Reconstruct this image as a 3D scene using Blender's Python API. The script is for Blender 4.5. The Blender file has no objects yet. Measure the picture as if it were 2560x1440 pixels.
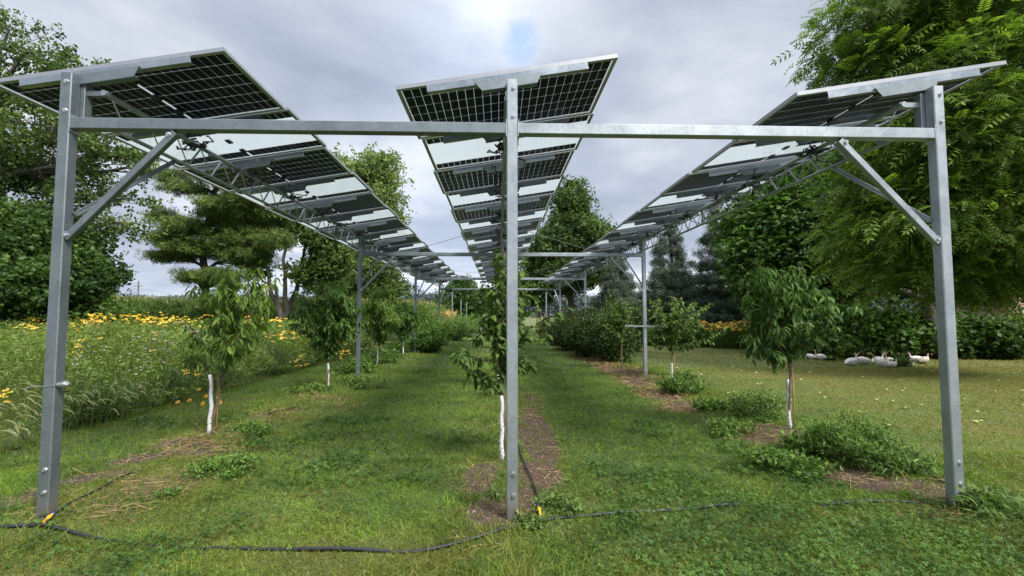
import bpy, math, random
import numpy as np
from mathutils import Vector, Matrix
SC = bpy.context.scene
COL = SC.collection
R = math.radians
rng = np.random.default_rng(7)
random.seed(7)
PI = math.pi

# ---------------------------------------------------------------- camera, sky, sun, exposure
CAM = np.array([-0.1633, 0.0, 1.9]); YAW, PITCH, F = 0.0306, 0.0574, 1174.64
cd = bpy.data.cameras.new('camera'); cam = bpy.data.objects.new('camera', cd); COL.objects.link(cam)
cd.sensor_width = 36; cd.lens = 36 * F / 2560; cd.clip_start = .05; cd.clip_end = 6000
cam.location = CAM; cam.rotation_euler = (PI / 2 + PITCH, 0, -YAW)
SC.camera = cam
SC.render.resolution_x, SC.render.resolution_y = 1024, 576
SC.view_settings.view_transform = 'Standard'; SC.view_settings.look = 'None'
SC.view_settings.exposure = 0.5; SC.view_settings.gamma = 1
SC.cycles.max_bounces = 6; SC.cycles.diffuse_bounces = 3; SC.cycles.transparent_max_bounces = 8

SUN_EL, SUN_AZ = 48, 140          # degrees; azimuth clockwise from +Y (the sun is behind, to the right)
sd = bpy.data.lights.new('sun', 'SUN'); sun = bpy.data.objects.new('sun', sd); COL.objects.link(sun)
sd.energy = 4.2; sd.angle = R(18); sd.color = (1, .97, .92)
sdir = Vector((math.sin(R(SUN_AZ)) * math.cos(R(SUN_EL)), math.cos(R(SUN_AZ)) * math.cos(R(SUN_EL)), math.sin(R(SUN_EL))))
sun.rotation_euler = sdir.to_track_quat('Z', 'Y').to_euler()

W = bpy.data.worlds.new('World'); SC.world = W; W.use_nodes = True
nt = W.node_tree; N = nt.nodes; L = nt.links
for n in list(N): N.remove(n)
def nd(t, **k):
    n = N.new(t)
    for a, b in k.items(): setattr(n, a, b)
    return n
def mth(op, a, b=None, c=None, clamp=False):
    n = N.new('ShaderNodeMath'); n.operation = op; n.use_clamp = clamp
    for i, v in enumerate((a, b, c)):
        if v is None: continue
        if isinstance(v, (int, float)): n.inputs[i].default_value = v
        else: L.new(v, n.inputs[i])
    return n.outputs[0]
out = nd('ShaderNodeOutputWorld'); bg = nd('ShaderNodeBackground'); L.new(bg.outputs[0], out.inputs[0])
sky = nd('ShaderNodeTexSky'); sky.sky_type = 'NISHITA'; sky.sun_disc = False
sky.sun_elevation = R(SUN_EL); sky.sun_rotation = R(SUN_AZ)
tc = nd('ShaderNodeTexCoord'); sp = nd('ShaderNodeSeparateXYZ'); L.new(tc.outputs['Generated'], sp.inputs[0])
zc = mth('MAXIMUM', sp.outputs[2], 0.0)
zd = mth('ADD', zc, .16)
cmb = nd('ShaderNodeCombineXYZ'); L.new(mth('DIVIDE', sp.outputs[0], zd), cmb.inputs[0]); L.new(mth('DIVIDE', sp.outputs[1], zd), cmb.inputs[1])
def wnoise(scale, det, rough, off, dist=.0):
    mp = nd('ShaderNodeMapping'); mp.inputs['Location'].default_value = off; L.new(cmb.outputs[0], mp.inputs[0])
    n = nd('ShaderNodeTexNoise'); L.new(mp.outputs[0], n.inputs['Vector'])
    n.inputs['Scale'].default_value = scale; n.inputs['Detail'].default_value = det
    n.inputs['Roughness'].default_value = rough; n.inputs['Distortion'].default_value = dist
    return n.outputs[0]
n1 = wnoise(.75, 6, .5, (3.1, 1.7, 0), .3)
n2 = wnoise(2.4, 5, .55, (7.2, 4.1, 2))
cl = mth('ADD', mth('MULTIPLY', n1, .75), mth('MULTIPLY', n2, .25))
ramp = nd('ShaderNodeValToRGB'); L.new(cl, ramp.inputs[0])
e = ramp.color_ramp.elements
e[0].position = .40; e[0].color = (.280, .325, .412, 1)
e[1].position = .61; e[1].color = (.60, .632, .685, 1)
m = ramp.color_ramp.elements.new(.50); m.color = (.382, .425, .508, 1)
# brighter cloud round the gap ahead and near the horizon
def lobe(px, py, k):               # soft lobe about one direction of the sky
    v = (px, py); u = (v[0] - 1280) / F; w = (720 - v[1]) / F
    d = Vector((u, 1, w)); d.rotate(Matrix.Rotation(PITCH, 3, 'X')); d.rotate(Matrix.Rotation(-YAW, 3, 'Z')); d.normalize()
    dp = nd('ShaderNodeVectorMath', operation='DOT_PRODUCT'); L.new(tc.outputs['Generated'], dp.inputs[0]); dp.inputs[1].default_value = d
    return mth('POWER', mth('MAXIMUM', dp.outputs['Value'], 0), k)
glow = mth('ADD', mth('MULTIPLY', lobe(1170, 90, 110), .42), mth('MULTIPLY', lobe(1090, 620, 30), .30))
hz = mth('POWER', mth('SUBTRACT', 1, zc, clamp=True), 9)
gain = mth('ADD', mth('ADD', 1, glow), mth('MULTIPLY', hz, .35))
zen = mth('MULTIPLY', mth('POWER', mth('MAXIMUM', mth('MULTIPLY', mth('SUBTRACT', zc, .575), 2.35), 0), 1.0), 4.0)
gain = mth('ADD', gain, zen)
sc1 = nd('ShaderNodeVectorMath', operation='SCALE'); L.new(ramp.outputs[0], sc1.inputs[0]); L.new(gain, sc1.inputs['Scale'])
sc2 = nd('ShaderNodeVectorMath', operation='SCALE'); L.new(sky.outputs[0], sc2.inputs[0]); sc2.inputs['Scale'].default_value = .15
veil = nd('ShaderNodeVectorMath', operation='MULTIPLY_ADD'); L.new(sc1.outputs[0], veil.inputs[0]); veil.inputs[1].default_value = (.28, .36, .52); L.new(sc2.outputs[0], veil.inputs[2])
n3 = wnoise(5.5, 6, .6, (1.2, 9.1, 4), .6)
g1 = mth('MULTIPLY', mth('SUBTRACT', mth('ADD', mth('MULTIPLY', lobe(1300, 128, 700), .80), mth('MULTIPLY', lobe(1320, 50, 900), .55)), mth('MULTIPLY', n3, 1.15)), 2.0, clamp=True)
mix = nd('ShaderNodeMix', data_type='RGBA'); L.new(mth('MULTIPLY', g1, .95), mix.inputs[0]); L.new(sc1.outputs[0], mix.inputs[6]); L.new(veil.outputs[0], mix.inputs[7])
L.new(mix.outputs[2], bg.inputs[0]); bg.inputs[1].default_value = 1.0

# ---------------------------------------------------------------- helpers
cy_, sy_ = math.cos(YAW), math.sin(YAW); cp_, sp_ = math.cos(PITCH), math.sin(PITCH)
def ray(px, py):
    u, w = (px - 1280) / F, (720 - py) / F
    d, z = cp_ - w * sp_, sp_ + w * cp_
    return np.array([u * cy_ + d * sy_, -u * sy_ + d * cy_, z])
def at(px, py, Y):
    r = ray(px, py); return CAM + r * (Y / r[1])
def gnd(px, py, z=0.0):
    r = ray(px, py); return CAM + r * ((z - 1.9) / r[2])
def vnoise(x, y, s, seed=0):
    g = np.random.default_rng(seed).random((64, 64))
    x = np.asarray(x, float) / s + 500; y = np.asarray(y, float) / s + 500
    xi, yi = np.floor(x).astype(int), np.floor(y).astype(int); fx, fy = x - xi, y - yi
    fx = fx * fx * (3 - 2 * fx); fy = fy * fy * (3 - 2 * fy)
    a = g[xi % 64, yi % 64]; b = g[(xi + 1) % 64, yi % 64]; c = g[xi % 64, (yi + 1) % 64]; d = g[(xi + 1) % 64, (yi + 1) % 64]
    return (a * (1 - fx) + b * fx) * (1 - fy) + (c * (1 - fx) + d * fx) * fy
def fb(x, y, s, seed=0):
    return .5 * vnoise(x, y, s, seed) + .3 * vnoise(x, y, s * .43, seed + 1) + .2 * vnoise(x, y, s * .19, seed + 2)

def tag(o, label=None, cat=None, group=None, kind=None):
    if label: o['label'] = label
    if cat: o['category'] = cat
    if group: o['group'] = group
    if kind: o['kind'] = kind
    return o
def empty(name, loc=(0, 0, 0), rz=0):
    o = bpy.data.objects.new(name, None); COL.objects.link(o); o.location = loc; o.rotation_euler = (0, 0, rz); o.empty_display_size = .2
    return o
def mesh_obj(name, v, f, mat, parent=None, var=None, smooth=False, extra=None):
    """v (n,3) array, f either (m,k) array or list of tuples; ONE mesh object"""
    me = bpy.data.meshes.new(name)
    v = np.asarray(v, np.float32)
    if isinstance(f, np.ndarray):
        k = f.shape[1]; m_ = f.shape[0]
        me.vertices.add(len(v)); me.vertices.foreach_set('co', v.ravel())
        me.loops.add(m_ * k); me.loops.foreach_set('vertex_index', f.astype(np.int32).ravel())
        me.polygons.add(m_); me.polygons.foreach_set('loop_start', np.arange(0, m_ * k, k, dtype=np.int32))
        try: me.polygons.foreach_set('loop_total', np.full(m_, k, np.int32))
        except Exception: pass
        me.update(calc_edges=True)
    else:
        me.from_pydata([tuple(map(float, p)) for p in v], [], [tuple(map(int, q)) for q in f]); me.update()
    for nm, arr in (('var', var), ('dry', extra)):
        if arr is not None:
            a = me.attributes.new(nm, 'FLOAT', 'POINT'); a.data.foreach_set('value', np.asarray(arr, np.float32))
    if smooth: me.polygons.foreach_set('use_smooth', np.ones(len(me.polygons), bool))
    me.materials.append(mat)
    o = bpy.data.objects.new(name, me); COL.objects.link(o)
    if parent is not None: o.parent = parent
    return o

class MB:
    def __init__(s): s.v = []; s.f = []
    def add(s, v, f):
        n = len(s.v); s.v += [tuple(p) for p in v]; s.f += [tuple(i + n for i in q) for q in f]
    def box(s, c, size, rot=None, bev=0):
        hx, hy, hz = [a / 2 for a in size]; b = bev
        if b <= 0:
            v = [Vector((x * hx, y * hy, z * hz)) for x in (-1, 1) for y in (-1, 1) for z in (-1, 1)]
            f = [(0, 1, 3, 2), (4, 6, 7, 5), (0, 4, 5, 1), (2, 3, 7, 6), (0, 2, 6, 4), (1, 5, 7, 3)]
        else:       # long edges chamfered along the longest axis
            ax = max(range(3), key=lambda i: size[i]); h = [hx, hy, hz]; o1, o2 = [i for i in range(3) if i != ax]
            ring = []
            a_, b_ = h[o1], h[o2]
            for (p, q) in ((a_, b_ - b), (a_ - b, b_), (-a_ + b, b_), (-a_, b_ - b), (-a_, -b_ + b), (-a_ + b, -b_), (a_ - b, -b_), (a_, -b_ + b)):
                ring.append((p, q))
            v = []
            for sgn in (-1, 1):
                for p, q in ring:
                    w = [0, 0, 0]; w[ax] = sgn * h[ax]; w[o1] = p; w[o2] = q; v.append(Vector(w))
            f = [(i, (i + 1) % 8, 8 + (i + 1) % 8, 8 + i) for i in range(8)] + [tuple(range(7, -1, -1)), tuple(range(8, 16))]
        if rot is not None: v = [rot @ p for p in v]
        c = Vector(c); s.add([p + c for p in v], f)
    def bar(s, a, b, w, h=None, up=(0, 0, 1), bev=0):
        a, b = Vector(a), Vector(b); d = b - a; ln = d.length; z = d.normalized(); u = Vector(up)
        if abs(z.dot(u)) > .98: u = Vector((1, 0, 0))
        x = u.cross(z).normalized(); y = z.cross(x)
        s.box((a + b) / 2, (w, h or w, ln), Matrix((x, y, z)).transposed(), bev)
    def tube(s, pts, rad, n=8, cap=True):
        pts = [Vector(p) for p in pts]; rad = rad if isinstance(rad, (list, tuple, np.ndarray)) else [rad] * len(pts)
        base = len(s.v); prev = None
        for i, p in enumerate(pts):
            d = (pts[min(i + 1, len(pts) - 1)] - pts[max(i - 1, 0)])
            d = d.normalized() if d.length > 1e-9 else Vector((0, 0, 1))
            if prev is None:
                u = Vector((1, 0, 0)) if abs(d.x) < .8 else Vector((0, 1, 0))
            else: u = prev
            x = (u - d * u.dot(d)).normalized(); y = d.cross(x); prev = x
            r = rad[i]; rx, ry = r if isinstance(r, tuple) else (r, r)
            for k in range(n):
                a = 2 * PI * k / n; s.v.append(tuple(p + x * (rx * math.cos(a)) + y * (ry * math.sin(a))))
        for i in range(len(pts) - 1):
            for k in range(n):
                a = base + i * n + k; b = base + i * n + (k + 1) % n
                s.f.append((a, b, b + n, a + n))
        if cap:
            s.f.append(tuple(base + k for k in range(n - 1, -1, -1))); s.f.append(tuple(base + (len(pts) - 1) * n + k for k in range(n)))
    def prism(s, poly, y0, y1):      # polygon in x,z extruded along y
        n = len(poly); v = [(x, y0, z) for x, z in poly] + [(x, y1, z) for x, z in poly]
        f = [(i, (i + 1) % n, n + (i + 1) % n, n + i) for i in range(n)] + [tuple(range(n - 1, -1, -1)), tuple(range(n, 2 * n))]
        s.add(v, f)
    def build(s, name, mat, parent=None, smooth=False, loc=None):
        o = mesh_obj(name, np.array(s.v), s.f, mat, parent, smooth=smooth)
        if loc is not None: o.location = loc
        return o

# ---------------------------------------------------------------- materials
class Mat:
    def __init__(s, name):
        s.m = bpy.data.materials.new(name); s.m.use_nodes = True; s.t = s.m.node_tree; s.n = s.t.nodes; s.l = s.t.links
        s.p = s.n['Principled BSDF']; s.out = s.n['Material Output']
    def node(s, t, **k):
        n = s.n.new(t)
        for a, b in k.items(): setattr(n, a, b)
        return n
    def math(s, op, a, b=None, clamp=False):
        n = s.n.new('ShaderNodeMath'); n.operation = op; n.use_clamp = clamp
        for i, v in enumerate((a, b)):
            if v is None: continue
            if isinstance(v, (int, float)): n.inputs[i].default_value = v
            else: s.l.new(v, n.inputs[i])
        return n.outputs[0]
    def noise(s, scale, det=4, rough=.55, coord='Object', vec=None):
        n = s.node('ShaderNodeTexNoise'); n.inputs['Scale'].default_value = scale; n.inputs['Detail'].default_value = det; n.inputs['Roughness'].default_value = rough
        if vec is None:
            t = s.node('ShaderNodeTexCoord'); s.l.new(t.outputs[coord], n.inputs['Vector'])
        else: s.l.new(vec, n.inputs['Vector'])
        return n.outputs[0]
    def ramp(s, fac, stops):
        r = s.node('ShaderNodeValToRGB'); s.l.new(fac, r.inputs[0]); e = r.color_ramp.elements
        while len(e) < len(stops): e.new(.5)
        for el, (p, c) in zip(e, stops): el.position = p; el.color = (*c, 1) if len(c) == 3 else c
        return r.outputs[0]
    def mixc(s, fac, a, b, mode='MIX'):
        n = s.node('ShaderNodeMix', data_type='RGBA', blend_type=mode)
        for i, v in ((0, fac), (6, a), (7, b)):
            if isinstance(v, (int, float)): n.inputs[i].default_value = v
            elif isinstance(v, tuple): n.inputs[i].default_value = (*v, 1)
            else: s.l.new(v, n.inputs[i])
        return n.outputs[2]
    def attr(s, name):
        a = s.node('ShaderNodeAttribute'); a.attribute_name = name; return a.outputs['Fac']
    def set(s, **k):
        for a, b in k.items():
            i = s.p.inputs[a.replace('_', ' ')]
            if hasattr(b, 'is_output') or isinstance(b, bpy.types.NodeSocket): s.l.new(b, i)
            else: i.default_value = (*b, 1) if isinstance(b, tuple) and len(b) == 3 else b
        return s
    def bump(s, h, strength=.3, dist=.02):
        b = s.node('ShaderNodeBump'); b.inputs['Strength'].default_value = strength; b.inputs['Distance'].default_value = dist
        s.l.new(h, b.inputs['Height']); s.l.new(b.outputs[0], s.p.inputs['Normal']); return s

def simple(name, col, rough=.6, metal=0., nscale=20, amt=.25):
    M = Mat(name); n = M.noise(nscale)
    c0 = tuple(c * (1 - amt) for c in col); c1 = tuple(min(1, c * (1 + amt)) for c in col)
    M.set(Base_Color=M.ramp(n, [(.3, c0), (.7, c1)]), Roughness=rough, Metallic=metal); return M.m

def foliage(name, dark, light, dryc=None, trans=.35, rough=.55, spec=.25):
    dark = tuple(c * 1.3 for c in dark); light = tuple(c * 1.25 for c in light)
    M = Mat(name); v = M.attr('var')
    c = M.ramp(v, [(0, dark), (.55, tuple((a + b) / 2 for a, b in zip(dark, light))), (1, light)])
    if dryc: c = M.mixc(M.attr('dry'), c, dryc)
    M.set(Base_Color=c, Roughness=rough); M.p.inputs['Specular IOR Level'].default_value = spec
    tr = M.node('ShaderNodeBsdfTranslucent'); M.l.new(M.mixc(1.0, c, (1.0, 1.15, .55), 'MULTIPLY'), tr.inputs[0])
    mx = M.node('ShaderNodeMixShader'); mx.inputs[0].default_value = trans
    M.l.new(M.p.outputs[0], mx.inputs[1]); M.l.new(tr.outputs[0], mx.inputs[2]); M.l.new(mx.outputs[0], M.out.inputs[0])
    return M.m

def galv(name, c0, c1, metal=.75, rough=.42):
    M = Mat(name)
    vo = M.node('ShaderNodeTexVoronoi'); vo.inputs['Scale'].default_value = 45
    t = M.node('ShaderNodeTexCoord'); M.l.new(t.outputs['Object'], vo.inputs['Vector'])
    sp3 = M.node('ShaderNodeSeparateColor'); M.l.new(vo.outputs['Color'], sp3.inputs[0])
    n = M.noise(3.5, 6, .65); n2 = M.noise(60, 3)
    fac = M.math('ADD', M.math('MULTIPLY', n, .75), M.math('ADD', M.math('MULTIPLY', sp3.outputs[0], .09), M.math('MULTIPLY', n2, .16)))
    mp = M.node('ShaderNodeMapping'); mp.inputs['Scale'].default_value = (9, 9, 1.2); M.l.new(t.outputs['Object'], mp.inputs[0])
    st = M.noise(4, 5, .7, vec=mp.outputs[0])
    col = M.ramp(fac, [(.3, c0), (.72, c1)])
    stain = M.ramp(st, [(.60, (1, 1, 1)), (.74, (.62, .60, .57))])
    geo = M.node('ShaderNodeNewGeometry'); gs_ = M.node('ShaderNodeSeparateXYZ'); M.l.new(geo.outputs['Position'], gs_.inputs[0])
    mud = M.math('MULTIPLY', M.math('SUBTRACT', 1, M.math('MULTIPLY', M.math('SUBTRACT', gs_.outputs[2], M.math('MULTIPLY', n, .22)), 5.5), True), .75, True)
    M.set(Base_Color=M.mixc(mud, M.mixc(1.0, col, stain, 'MULTIPLY'), (.10, .075, .055)), Metallic=M.math('MULTIPLY', M.math('SUBTRACT', 1, mud), metal))
    M.set(Roughness=M.math('ADD', M.math('MULTIPLY', fac, .25), rough - .1)); M.bump(fac, .12, .003)
    return M.m
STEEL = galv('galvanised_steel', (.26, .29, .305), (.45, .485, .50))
STEEL_D = galv('dark_shaded_steel', (.14, .165, .175), (.235, .265, .275), .7, .5)  # darker steel: colour carries the shade of the left frame side; also brackets, cables
STEEL_RAIL = galv('rail_steel', (.27, .31, .34), (.43, .47, .50), .9, .30)
ALU = simple('anodised_aluminium', (.40, .41, .42), .38, .75, 8, .06)
BLACK = simple('black_cable', (.018, .018, .02), .5)
HOSE = simple('black_polythene', (.010, .011, .013), .55, 0, 30, .4)
BOLT = simple('zinc_bolt', (.62, .63, .64), .3, .9)
YELLOW = simple('yellow_plastic', (.85, .42, .02), .45); BLUE = simple('blue_plastic', (.05, .07, .35), .45)
WOODS = simple('bamboo_stake', (.42, .24, .10), .65, 0, 14, .3)
GUARD = Mat('perforated_guard')
vo = GUARD.node('ShaderNodeTexVoronoi'); vo.inputs['Scale'].default_value = 22
t_ = GUARD.node('ShaderNodeTexCoord'); GUARD.l.new(t_.outputs['Object'], vo.inputs['Vector'])
GUARD.set(Base_Color=GUARD.mixc(GUARD.math('LESS_THAN', vo.outputs['Distance'], .20), (.60, .61, .60), (.06, .06, .06)), Roughness=.5); GUARD = GUARD.m

def bark(name, c0, c1, sc=9):
    M = Mat(name); t = M.node('ShaderNodeTexCoord'); mp = M.node('ShaderNodeMapping'); mp.inputs['Scale'].default_value = (3, 3, .6)
    M.l.new(t.outputs['Object'], mp.inputs[0]); n = M.noise(sc, 6, .7, vec=mp.outputs[0])
    M.set(Base_Color=M.ramp(n, [(.3, c0), (.7, c1)]), Roughness=.9).bump(n, .6, .03); return M.m
BARK = bark('grey_bark', (.035, .030, .025), (.13, .115, .095))
BARKY = bark('young_bark', (.07, .05, .035), (.24, .18, .12), 30)

# solar laminates: the pattern is laid out on the module's own coordinates
def laminate(name, clear_middle):
    M = Mat(name); t = M.node('ShaderNodeTexCoord'); s = M.node('ShaderNodeSeparateXYZ'); M.l.new(t.outputs['Object'], s.inputs[0])
    def line(o, pitch, half, w):       # 1 on the gap between cells
        a = M.math('ADD', o, half); q = M.math('DIVIDE', a, pitch); fr = M.math('FRACT', q)
        d = M.math('ABSOLUTE', M.math('SUBTRACT', fr, .5)); return M.math('GREATER_THAN', d, .5 - w / pitch / 2)
    cw, ch = CELLW / 24, CELLD / 6
    gx = line(s.outputs[0], cw, CELLW / 2, .0052); gy = line(s.outputs[1], ch, CELLD / 2, .0085)
    mid = M.math('LESS_THAN', M.math('ABSOLUTE', s.outputs[0]), .016)
    ex = M.math('GREATER_THAN', M.math('ABSOLUTE', s.outputs[0]), CELLW / 2 - .003); ey = M.math('GREATER_THAN', M.math('ABSOLUTE', s.outputs[1]), CELLD / 2 - .004)
    g = M.math('MAXIMUM', M.math('MAXIMUM', gx, gy), M.math('MAXIMUM', mid, M.math('MAXIMUM', ex, ey)))
    if clear_middle: g = M.math('MAXIMUM', g, M.math('LESS_THAN', M.math('ABSOLUTE', s.outputs[1]), CELLD / 2 - ch * 1.0))
    n = M.noise(3, 3)
    M.set(Base_Color=M.ramp(n, [(.3, (.003, .005, .010)), (.7, (.008, .012, .020))]), Roughness=.3); M.p.inputs['Specular IOR Level'].default_value = .10
    tl = M.node('ShaderNodeBsdfTranslucent'); tl.inputs[0].default_value = (.46, .485, .475, 1) if clear_middle else (.34, .36, .35, 1)
    tp = M.node('ShaderNodeBsdfTransparent'); tp.inputs[0].default_value = (.80, .83, .83, 1)
    gl = M.node('ShaderNodeMixShader'); gl.inputs[0].default_value = .5 if clear_middle else .45
    M.l.new(tl.outputs[0], gl.inputs[1]); M.l.new(tp.outputs[0], gl.inputs[2])
    gs = M.node('ShaderNodeBsdfGlossy'); gs.inputs['Roughness'].default_value = .15; gs.inputs[0].default_value = (.8, .8, .8, 1)
    g2 = M.node('ShaderNodeMixShader'); g2.inputs[0].default_value = .06; M.l.new(gl.outputs[0], g2.inputs[1]); M.l.new(gs.outputs[0], g2.inputs[2])
    mx = M.node('ShaderNodeMixShader'); M.l.new(g, mx.inputs[0]); M.l.new(M.p.outputs[0], mx.inputs[1]); M.l.new(g2.outputs[0], mx.inputs[2])
    M.l.new(mx.outputs[0], M.out.inputs[0]); return M.m
Y1, S, WD, KX = 4.525, 9.5586, 4.27, -0.024
OFS = .26
PITCHP = S / 7
PW, PD = 2.27, PITCHP - .03
CELLW, CELLD = PW - .09, PD - .08
LAM_A = laminate('cell_laminate', False); LAM_B = laminate('clear_band_laminate', True)

# ---------------------------------------------------------------- ground
def zgr(x, y):
    x = np.asarray(x, float); y = np.asarray(y, float)
    near = np.exp(-np.maximum(y - 14, 0) / 12)
    b = .10 * np.exp(-((x + 4.45) / .62) ** 2) + .08 * np.exp(-((x - 4.45) / .65) ** 2) + .03 * np.exp(-((x - .02) / .45) ** 2)
    b = b * near
    n = (fb(x, y, 2.6, 11) - .5) * .07 + (vnoise(x, y, .45, 15) - .5) * .022
    far = np.clip(1 - (y - 30) / 40, 0, 1)
    return b + n * far - .03
PATCH = []      # bare soil / straw patches as world ellipses: x, y, rx, ry, strength, straw
def patch(px, py, rx, ry, st=1., straw=.5):
    c = gnd(px, py, 0); a = gnd(px, py + ry, 0); b = gnd(px, py - ry, 0)
    PATCH.append((c[0], c[1], rx / F * c[1], (b[1] - a[1]) / 2, st, straw))
for p in [(1342, 1085, 48, 75, 1.0, .35), (1345, 1180, 62, 36, 1.1, .3), (1326, 1000, 28, 30, .7, .3), (1205, 1190, 46, 40, 1.1, .3), (1250, 1275, 85, 42, 1.2, .15),
          (1300, 1240, 60, 40, .8, .2), (1185, 1070, 40, 14, .4, .3),
          (1425, 872, 34, 10, 1, .8), (1480, 895, 42, 13, 1, .8), (1545, 922, 52, 15, 1.1, .9), (1600, 950, 55, 17, 1.1, .9), (1650, 985, 50, 17, 1, .8), (1710, 1018, 60, 14, .9, .8),
          (1930, 1092, 85, 24, 1.2, .8), (2110, 1190, 80, 20, 1, .8), (2230, 1222, 110, 20, 1, .5), (2360, 1245, 90, 28, 1.1, .5), (2420, 1230, 70, 20, .9, .5),
          (2380, 1290, 120, 16, .6, .8), (2060, 1160, 60, 16, .8, .5),
          (240, 1195, 90, 18, 1, .5), (350, 1150, 80, 16, .9, .6), (440, 1110, 60, 14, .8, .6), (400, 1215, 90, 30, .75, .8), (500, 1130, 60, 24, .7, 1), (300, 1240, 120, 22, .5, .8),
          (60, 1250, 80, 30, 1, .4), (560, 1085, 70, 14, .6, .6), (650, 1050, 70, 12, .6, .7), (720, 1030, 50, 7, .7, .5), (800, 1000, 60, 7, .55, .6), (860, 1015, 40, 7, .5, .6),
          (200, 1280, 140, 22, .5, .8), (620, 1110, 60, 18, .5, .7), (1215, 1350, 70, 14, .4, .6), (1210, 1375, 60, 12, .4, .5)]:
    patch(*p)
def soilmask(x, y):
    m = np.zeros_like(np.asarray(x, float)); s = np.zeros_like(m)
    for (cx, cy, rx, ry, st, sw) in PATCH:
        d = ((x - cx) / rx) ** 2 + ((y - cy) / ry) ** 2
        w = st * np.clip(1.5 - d, 0, 1); s = np.where(w > m, sw, s); m = np.maximum(m, w)
    n = .6 * fb(x, y, .5, 31) + .4 * fb(x, y, .16, 35)
    return np.clip((m - n * .95) * 2.2 + .15, 0, 1) * (m > 0), s
def dryness(x, y):      # yellow lawn on the right, lusher alleys in the middle
    d = np.clip((x - 5.0) / 3.5, 0, 1) * (-.15 + 1.35 * fb(x * .45, y * 1.5, 2.2, 41)) + (fb(x, y, 1.3, 45) - .5) * .6 + (vnoise(x, y, .33, 47) - .5) * .35
    fg = np.clip((4.6 - y) / 1.5, 0, 1) * .16
    alley = np.exp(-((x + 2) / 1.2) ** 2) + np.exp(-((x - 2.1) / 1.2) ** 2)
    return np.clip(d + fg + .20 - .40 * alley * np.clip((y - 4.5) / 3, 0, 1) + .12 * (np.abs(x) < 5) * np.clip((6.5 - y) / 3, 0, 1), 0, 1)

G = Mat('ground_soil_and_turf')
dry, so = G.attr('dry'), G.attr('var')
n = G.noise(9, 8, .7); n2 = G.noise(55, 5, .7); n3 = G.noise(1.1, 5, .6)
turf = G.ramp(n2, [(.25, (.022, .034, .008)), (.5, (.055, .085, .016)), (.78, (.11, .15, .03))])
turf = G.mixc(G.math('MULTIPLY', n3, .35), turf, (.075, .10, .022))
thatch = G.ramp(n2, [(.25, (.06, .062, .014)), (.6, (.145, .14, .034)), (.8, (.23, .20, .07))])
turf = G.mixc(G.math('MULTIPLY', dry, .9), turf, thatch)
soil = G.ramp(G.math('ADD', G.math('MULTIPLY', n, .6), G.math('MULTIPLY', n2, .4)), [(.32, (.030, .017, .011)), (.5, (.078, .046, .026)), (.72, (.15, .10, .068))])
G.set(Base_Color=G.mixc(so, turf, soil), Roughness=.95); G.bump(n2, .8, .03); G = G.m
ys = [-6.0]
while ys[-1] < 3000: ys.append(ys[-1] + max(.06, (abs(ys[-1]) - 0) * .018 if ys[-1] > 2 else .3))
ys = np.array(ys); xs = np.concatenate([-np.geomspace(14, 2500, 40)[::-1], np.arange(-13.9, 14, .09), np.geomspace(14, 2500, 40)])
XX, YY = np.meshgrid(xs, ys); ZZ = zgr(XX, YY); ZZ[YY > 90] = -.03
sm, _ = soilmask(XX, YY); dr = dryness(XX, YY)
ny, nx = XX.shape
idx = np.arange(ny * nx).reshape(ny, nx); fq = np.stack([idx[:-1, :-1], idx[:-1, 1:], idx[1:, 1:], idx[1:, :-1]], -1).reshape(-1, 4)
gr = mesh_obj('ground', np.stack([XX, YY, ZZ], -1).reshape(-1, 3), fq, G, var=sm.ravel(), smooth=True, extra=dr.ravel()); tag(gr, kind='structure')

# ---------------------------------------------------------------- leaf scattering
def frames(D, Nn):
    D = D / np.linalg.norm(D, axis=1, keepdims=True)
    X = np.cross(D, Nn); l = np.linalg.norm(X, axis=1, keepdims=True); X = np.where(l > 1e-5, X / np.maximum(l, 1e-5), [1., 0, 0])
    return np.stack([X, D, np.cross(X, D)], -1)          # columns: side, tip direction, normal
def scat(tv, tf, pos, Rm, sc):
    """template verts (k,3), faces (m,q); returns verts, faces"""
    n, k = len(pos), len(tv)
    if np.ndim(sc) == 1: sc = np.repeat(sc[:, None], 3, 1)
    V = np.einsum('nij,nkj->nki', Rm, tv[None] * sc[:, None, :]) + pos[:, None, :]
    Fc = tf[None] + (np.arange(n) * k)[:, None, None]
    return V.reshape(-1, 3), Fc.reshape(-1, tf.shape[1])
def rand_unit(n):
    v = rng.normal(size=(n, 3)); return v / np.linalg.norm(v, axis=1, keepdims=True)
LEAF = (np.array([(0, 0, 0), (-.28, .42, .05), (0, 1, -.10), (.28, .42, .05)]), np.array([(0, 3, 2, 1)]))
LEAFW = (np.array([(0, 0, 0), (-.42, .35, .06), (-.02, 1, -.12), (.42, .35, .06)]), np.array([(0, 3, 2, 1)]))
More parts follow.
